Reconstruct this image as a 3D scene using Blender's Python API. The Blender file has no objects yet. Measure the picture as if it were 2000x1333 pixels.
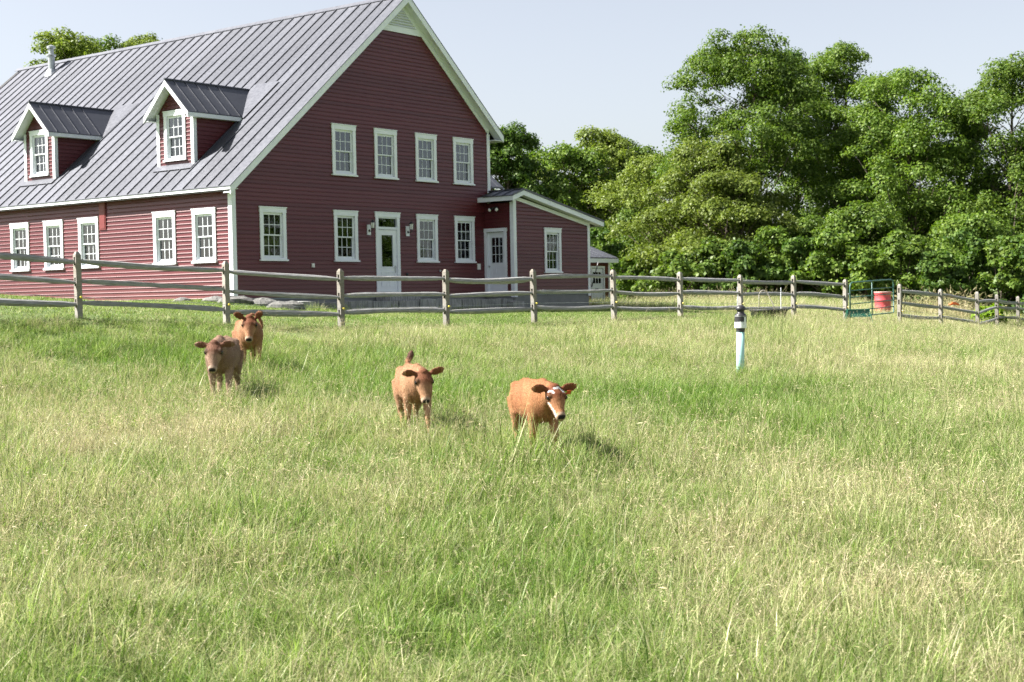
import bpy, math, random
import numpy as np
from math import radians, sin, cos, pi, tan
from mathutils import Vector, Matrix, Euler

random.seed(7)
RNG = np.random.RandomState(7)
scene = bpy.context.scene
COL = scene.collection

# ------------------------------------------------------------------ camera
cam_data = bpy.data.cameras.new("camera")
cam_data.sensor_width = 36.0
cam_data.lens = 2850.5 / 2000 * 36.0
cam_data.clip_start = 0.1
cam_data.clip_end = 4000
cam_data.dof.use_dof = True
cam_data.dof.focus_distance = 19.0
cam_data.dof.aperture_fstop = 4.0
cam = bpy.data.objects.new("camera", cam_data)
COL.objects.link(cam)
P_, R_ = -0.029564, -0.019399
fw = Vector((0, cos(P_), sin(P_)))
rt = Vector((1, 0, 0))
up = rt.cross(fw)
r2 = rt * cos(R_) + up * sin(R_)
u2 = -rt * sin(R_) + up * cos(R_)
cam.matrix_world = Matrix((r2, u2, -fw)).transposed().to_4x4()
scene.camera = cam

# ------------------------------------------------------------------ sky, sun, exposure
SUN_EL, SUN_AZ = 45.0, -93.0          # azimuth clockwise from +Y
world = bpy.data.worlds.new("World")
scene.world = world
world.use_nodes = True
wn = world.node_tree
sky = wn.nodes.new("ShaderNodeTexSky")
sky.sky_type = "NISHITA"
sky.sun_disc = False
sky.sun_elevation = radians(SUN_EL)
sky.sun_rotation = radians(SUN_AZ)
sky.air_density = 1.0
sky.dust_density = 1.5
sky.ozone_density = 2.0
hs = wn.nodes.new("ShaderNodeHueSaturation")
hs.inputs["Saturation"].default_value = 0.46
wn.links.new(sky.outputs[0], hs.inputs["Color"])
tn = wn.nodes.new("ShaderNodeMix"); tn.data_type = "RGBA"; tn.blend_type = "MULTIPLY"; tn.inputs[0].default_value = 1.0
tn.inputs[7].default_value = (1.0, 0.975, 0.975, 1)
wn.links.new(hs.outputs[0], tn.inputs[6])
wn.links.new(tn.outputs[2], wn.nodes["Background"].inputs[0])
wn.nodes["Background"].inputs[1].default_value = 0.056
sd = bpy.data.lights.new("sun", "SUN")
sd.energy = 5.0
sd.angle = radians(0.53)
sd.color = (1.0, 0.955, 0.89)
so = bpy.data.objects.new("sun", sd)
COL.objects.link(so)
S = Vector((sin(radians(SUN_AZ)) * cos(radians(SUN_EL)), cos(radians(SUN_AZ)) * cos(radians(SUN_EL)), sin(radians(SUN_EL))))
so.rotation_euler = S.to_track_quat("Z", "Y").to_euler()
so.location = (-30, 10, 40)
scene.view_settings.view_transform = "Standard"
scene.view_settings.look = "None"
scene.view_settings.gamma = 1.0
scene.view_settings.use_curve_mapping = False
scene.view_settings.exposure = 1.80
scene.render.engine = "CYCLES"
scene.cycles.use_denoising = True
scene.cycles.denoising_prefilter = "NONE"
scene.cycles.max_bounces = 6
scene.cycles.use_adaptive_sampling = True
scene.cycles.adaptive_threshold = 0.02
scene.cycles.diffuse_bounces = 2
scene.cycles.glossy_bounces = 3
scene.cycles.transmission_bounces = 4
scene.cycles.transparent_max_bounces = 8
scene.cycles.caustics_reflective = False
scene.cycles.caustics_refractive = False

# ------------------------------------------------------------------ helpers
class MB:
    """collects vertices and faces and links them as one mesh object"""
    def __init__(s):
        s.v = []; s.f = []; s.m = []
    def add(s, verts, faces, mi=0):
        o = len(s.v)
        s.v += [tuple(v) for v in verts]
        s.f += [tuple(i + o for i in f) for f in faces]
        s.m += [mi] * len(faces)
    def hexa(s, p, mi=0):
        s.add(p, [(0, 3, 2, 1), (4, 5, 6, 7), (0, 1, 5, 4), (1, 2, 6, 5), (2, 3, 7, 6), (3, 0, 4, 7)], mi)
    def box(s, x0, x1, y0, y1, z0, z1, mi=0):
        s.hexa([(x0, y0, z0), (x1, y0, z0), (x1, y1, z0), (x0, y1, z0), (x0, y0, z1), (x1, y0, z1), (x1, y1, z1), (x0, y1, z1)], mi)
    def extrude(s, prof, a, b, axis, mi=0):
        """closed profile (list of 2-tuples) swept along axis from a to b"""
        n = len(prof)
        def pt(t, p):
            if axis == 0: return (t, p[0], p[1])
            if axis == 1: return (p[0], t, p[1])
            return (p[0], p[1], t)
        vs = [pt(a, p) for p in prof] + [pt(b, p) for p in prof]
        fs = [(i, (i + 1) % n, n + (i + 1) % n, n + i) for i in range(n)]
        fs += [tuple(range(n))[::-1], tuple(range(n, 2 * n))]
        s.add(vs, fs, mi)
    def tube(s, pts, rad, n=8, mi=0, caps=True, ell=None):
        pts = [Vector(p) for p in pts]
        if not hasattr(rad, "__len__"): rad = [rad] * len(pts)
        rings = []
        prev = None
        for i, p in enumerate(pts):
            d = (pts[min(i + 1, len(pts) - 1)] - pts[max(i - 1, 0)]).normalized()
            if prev is None:
                ref = Vector((0, 0, 1)) if abs(d.z) < 0.9 else Vector((0, 1, 0))
                a = d.cross(ref).normalized()
            else:
                a = (prev - d * prev.dot(d)).normalized()
            prev = a
            b = a.cross(d)
            rr = rad[i]
            ea, eb = (rr, rr) if not hasattr(rr, "__len__") else rr
            rings.append([p + a * (ea * cos(2 * pi * k / n)) + b * (eb * sin(2 * pi * k / n)) for k in range(n)])
        vs = [v for r in rings for v in r]
        fs = []
        for i in range(len(rings) - 1):
            for k in range(n):
                fs.append((i * n + k, i * n + (k + 1) % n, (i + 1) * n + (k + 1) % n, (i + 1) * n + k))
        if caps:
            fs.append(tuple(range(n))[::-1])
            fs.append(tuple(range((len(rings) - 1) * n, len(rings) * n)))
        s.add(vs, fs, mi)
    def lathe(s, prof, n=20, c=(0, 0, 0), mi=0):
        vs = []
        for r, z in prof:
            for k in range(n):
                vs.append((c[0] + r * cos(2 * pi * k / n), c[1] + r * sin(2 * pi * k / n), c[2] + z))
        fs = []
        for i in range(len(prof) - 1):
            for k in range(n):
                fs.append((i * n + k, i * n + (k + 1) % n, (i + 1) * n + (k + 1) % n, (i + 1) * n + k))
        fs.append(tuple(range(n))[::-1])
        fs.append(tuple(range((len(prof) - 1) * n, len(prof) * n)))
        s.add(vs, fs, mi)
    def ell(s, c, r, rot=None, nu=14, nv=9, mi=0):
        vs = []; fs = []
        M = rot if rot is not None else Matrix.Identity(3)
        for j in range(1, nv):
            th = pi * j / nv
            for i in range(nu):
                ph = 2 * pi * i / nu
                v = M @ Vector((r[0] * sin(th) * cos(ph), r[1] * sin(th) * sin(ph), r[2] * cos(th)))
                vs.append(Vector(c) + v)
        top = len(vs); vs.append(Vector(c) + M @ Vector((0, 0, r[2])))
        bot = len(vs); vs.append(Vector(c) + M @ Vector((0, 0, -r[2])))
        for j in range(nv - 2):
            for i in range(nu):
                fs.append((j * nu + i, (j + 1) * nu + i, (j + 1) * nu + (i + 1) % nu, j * nu + (i + 1) % nu))
        for i in range(nu):
            fs.append((top, i, (i + 1) % nu))
            fs.append((bot, (nv - 2) * nu + (i + 1) % nu, (nv - 2) * nu + i))
        s.add(vs, fs, mi)
    def mesh(s, name, mats, smooth=False):
        me = bpy.data.meshes.new(name)
        me.from_pydata(s.v, [], s.f)
        if not isinstance(mats, (list, tuple)): mats = [mats]
        for m in mats: me.materials.append(m)
        if len(mats) > 1: me.polygons.foreach_set("material_index", s.m)
        if smooth: me.polygons.foreach_set("use_smooth", [True] * len(me.polygons))
        me.update()
        return me
    def build(s, name, mats, parent=None, loc=None, rotz=0, smooth=False):
        return link(name, s.mesh(name, mats, smooth), parent, loc, rotz)

def link(name, me, parent=None, loc=None, rotz=0):
    o = bpy.data.objects.new(name, me)
    COL.objects.link(o)
    if parent is not None: o.parent = parent
    if loc is not None: o.location = loc
    if rotz: o.rotation_euler = (0, 0, rotz)
    return o

def thing(name, label, cat, loc=(0, 0, 0), rotz=0, group=None):
    o = bpy.data.objects.new(name, None)
    o.empty_display_size = 0.3
    COL.objects.link(o)
    o.location = loc; o.rotation_euler = (0, 0, rotz)
    o["label"] = label; o["category"] = cat
    if group: o["group"] = group
    return o

def tag(o, label=None, cat=None, group=None, kind=None):
    if label: o["label"] = label
    if cat: o["category"] = cat
    if group: o["group"] = group
    if kind: o["kind"] = kind
    return o

def np_mesh(name, V, F, mat, k=4):
    """fast mesh from numpy arrays, every face with k corners"""
    me = bpy.data.meshes.new(name)
    V = np.ascontiguousarray(V, dtype=np.float32); F = np.ascontiguousarray(F, dtype=np.int32)
    me.vertices.add(len(V)); me.vertices.foreach_set("co", V.ravel())
    me.loops.add(F.size); me.loops.foreach_set("vertex_index", F.ravel())
    me.polygons.add(len(F))
    me.polygons.foreach_set("loop_start", np.arange(0, F.size, k, dtype=np.int32))
    me.polygons.foreach_set("loop_total", np.full(len(F), k, dtype=np.int32))
    if mat: me.materials.append(mat)
    me.update(calc_edges=True)
    return me

# ------------------------------------------------------------------ materials
class NT:
    def __init__(s, name):
        s.m = bpy.data.materials.new(name); s.m.use_nodes = True
        s.t = s.m.node_tree; s.b = s.t.nodes["Principled BSDF"]; s.out = s.t.nodes["Material Output"]
    def n(s, typ, **kw):
        nd = s.t.nodes.new(typ)
        for k, v in kw.items():
            if k.startswith("_"): setattr(nd, k[1:], v)
            else: nd.inputs[k.replace("__", " ")].default_value = v
        return nd
    def l(s, a, b): s.t.links.new(a, b)
    def coords(s, kind="Object", scale=(1, 1, 1)):
        tc = s.n("ShaderNodeTexCoord"); mp = s.n("ShaderNodeMapping"); mp.inputs["Scale"].default_value = scale
        s.l(tc.outputs[kind], mp.inputs[0]); return mp.outputs[0]
    def noise(s, vec, scale, detail=4, rough=0.6):
        nd = s.n("ShaderNodeTexNoise"); nd.inputs["Scale"].default_value = scale
        nd.inputs["Detail"].default_value = detail; nd.inputs["Roughness"].default_value = rough
        if vec is not None: s.l(vec, nd.inputs["Vector"])
        return nd.outputs["Fac"]
    def ramp(s, fac, stops):
        r = s.n("ShaderNodeValToRGB"); e = r.color_ramp.elements
        while len(e) < len(stops): e.new(0.5)
        for i, (p, c) in enumerate(stops):
            e[i].position = p; e[i].color = (*c, 1) if len(c) == 3 else c
        s.l(fac, r.inputs[0]); return r.outputs[0]
    def mix(s, fac, a, b, mode="MIX"):
        m = s.n("ShaderNodeMix", _data_type="RGBA", _blend_type=mode)
        for sock, v in ((m.inputs[0], fac), (m.inputs[6], a), (m.inputs[7], b)):
            if hasattr(v, "is_linked") or hasattr(v, "links"): s.l(v, sock)
            elif hasattr(v, "__len__"): sock.default_value = (*v, 1) if len(v) == 3 else v
            else: sock.default_value = v
        return m.outputs[2]
    def bump(s, fac, strength=0.3, dist=0.01):
        b = s.n("ShaderNodeBump"); b.inputs["Strength"].default_value = strength; b.inputs["Distance"].default_value = dist
        s.l(fac, b.inputs["Height"]); s.l(b.outputs[0], s.b.inputs["Normal"])
    def set(s, **kw):
        for k, v in kw.items(): s.b.inputs[k.replace("__", " ")].default_value = v if not (hasattr(v, "__len__") and len(v) == 3) else (*v, 1)

def mat_plain(name, col, rough=0.5, var=0.12, scale=6, metallic=0.0, bump=0.0, vec="Object", spec=0.5):
    n = NT(name)
    f = n.noise(n.coords(vec), scale, 5)
    a = tuple(c * (1 - var) for c in col); b = tuple(min(1, c * (1 + var)) for c in col)
    n.l(n.ramp(f, [(0.3, a), (0.7, b)]), n.b.inputs["Base Color"])
    n.set(Roughness=rough, Metallic=metallic); n.b.inputs["Specular IOR Level"].default_value = spec
    if bump: n.bump(f, bump, 0.01)
    return n.m

def mat_siding():
    n = NT("red_siding_paint")
    c = n.coords("Object", (0.6, 0.6, 8)); f = n.noise(c, 3.0, 5)
    c2 = n.coords("Object"); f2 = n.noise(c2, 0.35, 4)
    oi = n.n("ShaderNodeObjectInfo")
    col = n.ramp(f, [(0.3, (0.085, 0.014, 0.018)), (0.7, (0.105, 0.019, 0.023))])
    col = n.mix(n.ramp(f2, [(0.35, (0, 0, 0)), (0.8, (0.55, 0.55, 0.55))]), col, (0.118, 0.028, 0.030))
    # bleached, splashed paint on the lowest boards
    sx = n.n("ShaderNodeSeparateXYZ"); n.l(n.coords("Object"), sx.inputs[0])
    zr = n.n("ShaderNodeMapRange"); n.l(sx.outputs["Z"], zr.inputs[0]); zr.inputs[1].default_value = 1.1; zr.inputs[2].default_value = 0.1; zr.inputs[3].default_value = 0.0; zr.inputs[4].default_value = 0.55
    zm = n.n("ShaderNodeMath", _operation="MULTIPLY"); n.l(zr.outputs[0], zm.inputs[0]); n.l(n.noise(n.coords("Object", (.5, .5, 2)), 1.2, 5), zm.inputs[1])
    col = n.mix(zm.outputs[0], col, (0.20, 0.085, 0.075))
    hsv = n.n("ShaderNodeHueSaturation"); mr = n.n("ShaderNodeMapRange")
    n.l(oi.outputs["Random"], mr.inputs[0]); mr.inputs[3].default_value = 0.86; mr.inputs[4].default_value = 1.12
    n.l(mr.outputs[0], hsv.inputs["Value"]); n.l(col, hsv.inputs["Color"])
    n.l(hsv.outputs[0], n.b.inputs["Base Color"]); n.set(Roughness=0.38); n.b.inputs["Specular IOR Level"].default_value = 0.42
    n.bump(n.noise(n.coords("Object", (1, 1, 10)), 12, 4), 0.15, 0.004)
    return n.m

def mat_white():
    n = NT("white_trim_paint")
    f = n.noise(n.coords("Object"), 2.5, 6)
    n.l(n.ramp(f, [(0.3, (0.72, 0.75, 0.79)), (0.65, (0.79, 0.82, 0.86))]), n.b.inputs["Base Color"])
    n.set(Roughness=0.38)
    return n.m

def mat_roof():
    n = NT("standing_seam_metal")
    f = n.noise(n.coords("Object", (0.35, 1, 0.35)), 1.6, 5)
    g = n.noise(n.coords("Object", (1, 1, 1)), 9, 4)
    oi = n.n("ShaderNodeObjectInfo")
    col = n.ramp(f, [(0.3, (0.088, 0.092, 0.108)), (0.7, (0.116, 0.121, 0.140))])
    hsv = n.n("ShaderNodeHueSaturation"); mr = n.n("ShaderNodeMapRange")
    n.l(oi.outputs["Random"], mr.inputs[0]); mr.inputs[3].default_value = 0.82; mr.inputs[4].default_value = 1.08
    n.l(mr.outputs[0], hsv.inputs["Value"]); n.l(col, hsv.inputs["Color"])
    n.l(hsv.outputs[0], n.b.inputs["Base Color"])
    n.l(n.ramp(g, [(0.3, (0.40,) * 3), (0.7, (0.56,) * 3)]), n.b.inputs["Roughness"])
    n.set(Metallic=0.6)
    n.bump(n.noise(n.coords("Object", (0.8, 2.5, 0.8)), 1.3, 2), 0.25, 0.02)
    return n.m

def mat_glass():
    n = NT("window_glass")
    gl = n.n("ShaderNodeBsdfGlossy"); gl.inputs["Roughness"].default_value = 0.02
    gl.inputs["Color"].default_value = (0.85, 0.92, 0.95, 1)
    tr = n.n("ShaderNodeBsdfTransparent"); tr.inputs["Color"].default_value = (0.82, 0.86, 0.85, 1)
    lw = n.n("ShaderNodeFresnel"); lw.inputs["IOR"].default_value = 1.9
    ms = n.n("ShaderNodeMixShader")
    bp = n.n("ShaderNodeBump"); bp.inputs["Strength"].default_value = 0.06; bp.inputs["Distance"].default_value = 0.02
    n.l(n.noise(n.coords("Object"), 3.0, 2), bp.inputs["Height"]); n.l(bp.outputs[0], gl.inputs["Normal"])
    n.l(lw.outputs[0], ms.inputs[0]); n.l(tr.outputs[0], ms.inputs[1]); n.l(gl.outputs[0], ms.inputs[2])
    n.l(ms.outputs[0], n.out.inputs[0])
    return n.m

def mat_wood(name, lo, hi, gray):
    n = NT(name)
    f = n.noise(n.coords("Object", (3, 3, 30)), 3, 6, 0.65)
    g = n.noise(n.coords("Object"), 2.0, 5)
    oi = n.n("ShaderNodeObjectInfo")
    col = n.ramp(f, [(0.3, lo), (0.7, hi)])
    col = n.mix(n.ramp(g, [(0.4, (0, 0, 0)), (0.75, (1, 1, 1))]), col, gray)
    hsv = n.n("ShaderNodeHueSaturation"); mr = n.n("ShaderNodeMapRange")
    n.l(oi.outputs["Random"], mr.inputs[0]); mr.inputs[3].default_value = 0.82; mr.inputs[4].default_value = 1.15
    n.l(mr.outputs[0], hsv.inputs["Value"]); n.l(col, hsv.inputs["Color"])
    n.l(hsv.outputs[0], n.b.inputs["Base Color"]); n.set(Roughness=0.85)
    n.bump(f, 0.5, 0.006)
    return n.m

def mat_rail():
    n = NT("weathered_rail_wood")
    f = n.noise(n.coords("Object", (1.2, 12, 12)), 4, 6, 0.7)
    g = n.noise(n.coords("Object"), 7.0, 5)
    col = n.ramp(f, [(0.28, (0.13, 0.125, 0.115)), (0.5, (0.25, 0.25, 0.25)), (0.72, (0.36, 0.36, 0.365))])
    col = n.mix(n.ramp(g, [(0.58, (0, 0, 0)), (0.75, (0.7, 0.7, 0.7))]), col, (0.30, 0.30, 0.22))
    n.l(col, n.b.inputs["Base Color"]); n.set(Roughness=0.85); n.bump(f, 0.6, 0.01)
    return n.m

def mat_leafy(name, stops, attr=None, transl=0.35, rough=0.5, spread=0.35, vary=0.15):
    """leaf or blade: colour differs from piece to piece, light passes through"""
    n = NT(name)
    geo = n.n("ShaderNodeNewGeometry"); oi = n.n("ShaderNodeObjectInfo")
    if attr:
        at = n.n("ShaderNodeAttribute", _attribute_name=attr, _attribute_type="INSTANCER")
        m1 = n.n("ShaderNodeMath", _operation="MULTIPLY_ADD"); n.l(geo.outputs["Random Per Island"], m1.inputs[0])
        m1.inputs[1].default_value = spread; m1.inputs[2].default_value = -spread / 2
        m2 = n.n("ShaderNodeMath", _operation="ADD", _use_clamp=True); n.l(m1.outputs[0], m2.inputs[0]); n.l(at.outputs["Fac"], m2.inputs[1])
        fac = m2.outputs[0]
    else:
        fac = geo.outputs["Random Per Island"]
    col = n.ramp(fac, stops)
    hsv = n.n("ShaderNodeHueSaturation"); mr = n.n("ShaderNodeMapRange")
    n.l(oi.outputs["Random"], mr.inputs[0]); mr.inputs[3].default_value = 0.88; mr.inputs[4].default_value = 1.12
    wn_ = n.n("ShaderNodeTexWhiteNoise", _noise_dimensions="1D"); n.l(geo.outputs["Random Per Island"], wn_.inputs["W"])
    m3 = n.n("ShaderNodeMapRange"); n.l(wn_.outputs["Value"], m3.inputs[0]); m3.inputs[3].default_value = 1 - vary; m3.inputs[4].default_value = 1 + vary
    m4 = n.n("ShaderNodeMath", _operation="MULTIPLY"); n.l(mr.outputs[0], m4.inputs[0]); n.l(m3.outputs[0], m4.inputs[1])
    n.l(m4.outputs[0], hsv.inputs["Value"]); n.l(col, hsv.inputs["Color"])
    n.l(hsv.outputs[0], n.b.inputs["Base Color"]); n.set(Roughness=rough)
    n.b.inputs["Specular IOR Level"].default_value = 0.18
    tl = n.n("ShaderNodeBsdfTranslucent"); ms = n.n("ShaderNodeMixShader"); ms.inputs[0].default_value = transl
    hs2 = n.n("ShaderNodeHueSaturation"); hs2.inputs["Saturation"].default_value = 1.15; hs2.inputs["Value"].default_value = 1.2
    n.l(hsv.outputs[0], hs2.inputs["Color"]); n.l(hs2.outputs[0], tl.inputs["Color"])
    n.l(n.b.outputs[0], ms.inputs[1]); n.l(tl.outputs[0], ms.inputs[2]); n.l(ms.outputs[0], n.out.inputs[0])
    return n.m

M_SIDE = mat_siding(); M_WHITE = mat_white(); M_ROOF = mat_roof(); M_GLASS = mat_glass()
M_POST = mat_wood("post_wood", (0.15, 0.13, 0.105), (0.31, 0.28, 0.235), (0.25, 0.245, 0.23))
M_RAIL = mat_rail()
M_DARKMETAL = mat_plain("black_metal", (0.02, 0.02, 0.022), 0.45, 0.2)
M_DARKROOM = mat_plain("room_wall", (0.035, 0.033, 0.03), 0.9)
M_CURTAIN = mat_plain("grey_curtain_cloth", (0.36, 0.36, 0.38), 0.9, 0.2, 14)
M_CURTAINW = mat_plain("white_curtain_cloth", (0.62, 0.62, 0.66), 0.9, 0.15, 14)
M_BLIND = mat_plain("blind_slats", (0.42, 0.44, 0.42), 0.6, 0.1)
M_SEALED = mat_plain("grey_concrete", (0.20, 0.205, 0.20), 0.85, 0.15, 3, bump=0.2)
M_SILL = mat_plain("foundation_board", (0.30, 0.34, 0.35), 0.8, 0.1)
M_RED = mat_plain("red_board_paint", (0.17, 0.030, 0.030), 0.5, 0.1)
M_ZINC = mat_plain("galvanised_metal", (0.42, 0.44, 0.46), 0.4, 0.12, 8, metallic=0.6)
M_BULB = mat_plain("frosted_glass", (0.75, 0.75, 0.72), 0.15, 0.03)
# ------------------------------------------------------------------ terrain
FA = np.array([-8.25, 27.8]); FD = np.array([.72, .695]); FN = np.array([.695, -.72])
def _st(x, y):
    rx = x - FA[0]; ry = y - FA[1]
    return rx * FN[0] + ry * FN[1], rx * FD[0] + ry * FD[1]
_ft = np.array([-12, -5, 0, 3.3, 6.2, 9.3, 12.2, 15.2, 17.9, 20.6, 23.3, 26, 29.2, 31.8, 34.3, 38, 60])
_fz = np.array([.25, -.02, -.22, -.42, -.58, -.66, -.66, -.64, -.62, -.70, -.84, -.96, -1.12, -1.26, -1.48, -1.68, -1.9])
def _drop(s):
    s = np.clip(s, 0, 60)
    return np.where(s < 13, .114 * s, .114 * 13 + .62 * (1 - np.exp(-(s - 13) / 6.0)))
_ctl = []
for t, z in zip(_ft, _fz):
    p = FA + FD * t; _ctl.append((p[0], p[1], z))
YAW = 0.90243
HX = np.array([cos(YAW), sin(YAW)]); HY = np.array([-sin(YAW), cos(YAW)])
H0 = np.array([-7.8866, 41.5553]); HZ = 0.1416
def h2w(X, Y): return H0 + HX * X + HY * Y
for X, Y, z in ((-.4, 0, .06), (-.4, 5, .10), (-.4, 11, .12), (-.4, 21, .15), (-4, 4, .0), (-4, 12, .06), (3, 3, .0), (9, 6, -.05),
                (0, -2.0, -.20), (2.5, -2.2, -.30), (6, -2.4, -.40), (9, -2.4, -.44), (11.5, -2.2, -.46), (15.5, -1.8, -.47), (20, -1, -.50), (26, 5, -.52), (30, 5, -.5)):
    p = h2w(X, Y); _ctl.append((p[0], p[1], z))
_ctl += [(4.4, 60, -.47), (8, 60, -.45), (12, 60, -.50), (18, 66, -.75), (26, 70, -1.3), (10, 75, -.4), (-20, 70, .3), (-5, 90, 0), (20, 95, -.3), (45, 85, -1.3), (-40, 60, .8), (-40, 90, .6), (-30, 36, .6), (60, 60, -2.2)]
_ctl += [(-4.3, 24.6, -1.22), (-4.2, 21, -1.42), (-1.1, 17.6, -1.62), (.3, 16, -1.78), (3.98, 25.5, -1.45), (0, 9, -2.3), (-3.5, 9, -2.25), (3.5, 9, -2.35), (0, 12.5, -2.05),
         (7, 20, -1.78), (6, 31, -1.2), (12, 36, -1.42), (-7.5, 20, -1.38), (-7.3, 24.2, -1.0), (-4, 13, -1.95), (5, 14, -2.05), (16, 44, -1.6), (-12, 15, -1.4), (14, 22, -1.9), (0, 0, -2.5), (-10, 2, -2.3), (10, 2, -2.6), (-30, 10, -1), (30, 20, -2.3), (0, 30, -1.02), (3, 33.5, -1.02)]
_c = np.array(_ctl)
def _tk(r2): return np.where(r2 > 1e-9, 0.5 * r2 * np.log(r2 + 1e-12), 0)
_n = len(_c)
_K = _tk(((_c[:, None, :2] - _c[None, :, :2]) ** 2).sum(2)) + np.eye(_n) * 0.15
_Pm = np.hstack([np.ones((_n, 1)), _c[:, :2]])
_A = np.block([[_K, _Pm], [_Pm.T, np.zeros((3, 3))]])
_w = np.linalg.solve(_A, np.concatenate([_c[:, 2], np.zeros(3)]))
def _tps(x, y):
    out = np.zeros_like(x)
    for i in range(_n):
        out += _w[i] * _tk((x - _c[i, 0]) ** 2 + (y - _c[i, 1]) ** 2)
    return out + _w[_n] + _w[_n + 1] * x + _w[_n + 2] * y

class VNoise:
    def __init__(s, seed, n=64):
        s.g = np.random.RandomState(seed).rand(n, n); s.n = n
    def __call__(s, x, y):
        x0 = np.floor(x).astype(int); y0 = np.floor(y).astype(int); fx = x - x0; fy = y - y0
        fx = fx * fx * (3 - 2 * fx); fy = fy * fy * (3 - 2 * fy); n = s.n; g = s.g
        return (g[x0 % n, y0 % n] * (1 - fx) * (1 - fy) + g[(x0 + 1) % n, y0 % n] * fx * (1 - fy)
                + g[x0 % n, (y0 + 1) % n] * (1 - fx) * fy + g[(x0 + 1) % n, (y0 + 1) % n] * fx * fy)
N1, N2, N3 = VNoise(1), VNoise(2), VNoise(3)
def fbm(x, y, sc, N=N1):
    return (N(x / sc, y / sc) + .5 * N(x / sc * 2 + 7, y / sc * 2 + 3) + .25 * N(x / sc * 4 + 5, y / sc * 4)) / 1.75
def ground_z(x, y):
    x = np.atleast_1d(np.asarray(x, float)); y = np.atleast_1d(np.asarray(y, float))
    s, t = _st(x, y)
    z = _tps(np.clip(x, -60, 70), np.clip(y, 2, 100))
    r = np.hypot(x, y - 30); f = np.clip((r - 75) / 60, 0, 1)
    z = z * (1 - f) + (-0.8) * f
    return z + (fbm(x, y, 2.2, N2) - .5) * .10 * np.clip((s + 1) / 2, 0, 1)
def gz(x, y): return float(ground_z(x, y)[0])

def _axis(lo, hi, step, far):
    a = list(np.arange(lo, hi + 1e-6, step)); st = step; x = hi
    while x < far: st *= 1.35; x += st; a.append(x)
    st = step; x = lo; b = []
    while x > -far: st *= 1.35; x -= st; b.append(x)
    return np.array(b[::-1] + a)
gx = _axis(-24, 34, .5, 2500); gy = _axis(0, 80, .5, 2500)
GX, GY = np.meshgrid(gx, gy, indexing="ij")
GZ = ground_z(GX.ravel(), GY.ravel())
nx, ny = len(gx), len(gy)
idx = np.arange(nx * ny).reshape(nx, ny)
F = np.stack([idx[:-1, :-1], idx[1:, :-1], idx[1:, 1:], idx[:-1, 1:]], -1).reshape(-1, 4)

def mat_ground():
    n = NT("meadow_soil_and_turf")
    c = n.coords("Object")
    f = n.noise(c, 0.5, 8, .7); g = n.noise(c, 9, 6, .75)
    a = n.ramp(g, [(0.3, (0.055, 0.085, 0.020)), (0.55, (0.12, 0.16, 0.045)), (0.75, (0.20, 0.20, 0.09))])
    b = n.ramp(g, [(0.3, (0.05, 0.09, 0.018)), (0.7, (0.13, 0.20, 0.05))])
    n.l(n.mix(f, a, b), n.b.inputs["Base Color"]); n.set(Roughness=0.95); n.bump(g, 0.8, 0.05)
    return n.m
ground = link("ground", np_mesh("ground", np.stack([GX.ravel(), GY.ravel(), GZ], 1), F, mat_ground()))
ground.data.polygons.foreach_set("use_smooth", [True] * len(ground.data.polygons))
tag(ground, "sloping farm meadow ground under the grass", kind="structure")

# gravel drive behind the fence, draped 4 mm over the ground
def mat_gravel():
    n = NT("gravel")
    g = n.noise(n.coords("Object"), 25, 6, .8)
    n.l(n.ramp(g, [(0.3, (0.24, 0.23, 0.21)), (0.7, (0.45, 0.43, 0.40))]), n.b.inputs["Base Color"])
    n.set(Roughness=0.95); n.bump(g, 0.7, 0.02); return n.m
dv = []; df = []
# centre line from behind the shed towards the right
cl = [(19.5, 2.5), (22, 1.6), (24.5, 1.6), (27, 2.4), (29.5, 3.0), (33, 2.5), (38, 2.0), (45, 3)]
pts = []
for i in range(len(cl) - 1):
    for k in range(6):
        a = k / 6; pts.append((cl[i][0] * (1 - a) + cl[i + 1][0] * a, cl[i][1] * (1 - a) + cl[i + 1][1] * a))
for (X, Y) in pts:
    for j in range(7):
        p = h2w(X, Y + (j / 6 - .5) * 2.8); dv.append((p[0], p[1], gz(p[0], p[1]) + .012))
for i in range(len(pts) - 1):
    for j in range(6):
        a = i * 7 + j; df.append((a, a + 7, a + 8, a + 1))
drive = link("gravel_drive", np_mesh("gravel_drive", np.array(dv), np.array(df), mat_gravel()))
tag(drive, "pale gravel drive beside the barn", kind="structure")

# ------------------------------------------------------------------ house
house = thing("farmhouse", "large dark red clapboard barn house with grey standing seam roof and white trim", "house", (H0[0], H0[1], HZ), YAW)
ZA = 9.66; XA = 7.3; ML = .85; MR = .87; XE = -.30; XR = 11.62; LEN = 21.15; FR = -.32
def roofz(X): return ZA - ML * (XA - X) if X < XA else ZA - MR * (X - XA)
CH = .122   # clapboard exposure

def cut(iv, a, b):
    out = []
    for (p, q) in iv:
        if b <= p or a >= q: out.append((p, q)); continue
        if a > p: out.append((p, a))
        if b < q: out.append((b, q))
    return out
def board(mb, u0, u1, v0, v1, z0, z1, full):
    """one lap of siding; u0,u1 at the bottom, v0,v1 at the top; local u=x, outward=-y"""
    if full:
        pr = [(0.0, 0), (-.027, 0), (-.027, .006), (-.0135, .028), (-.005, z1 - z0), (0.0, z1 - z0)]
    else:
        pr = [(0.0, 0), (-.012, 0), (-.005, z1 - z0), (0.0, z1 - z0)]
    n = len(pr); h = z1 - z0
    vs = []
    for (a, b) in ((u0, v0), (u1, v1)):
        for (y, z) in pr:
            vs.append((a + (b - a) * z / h, y, z0 + z))
    fs = [(i, i + n, (i + 1) % n + n, (i + 1) % n) for i in range(n)]
    fs += [tuple(range(n)), tuple(range(n, 2 * n))[::-1]]
    mb.add(vs, fs)
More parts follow.
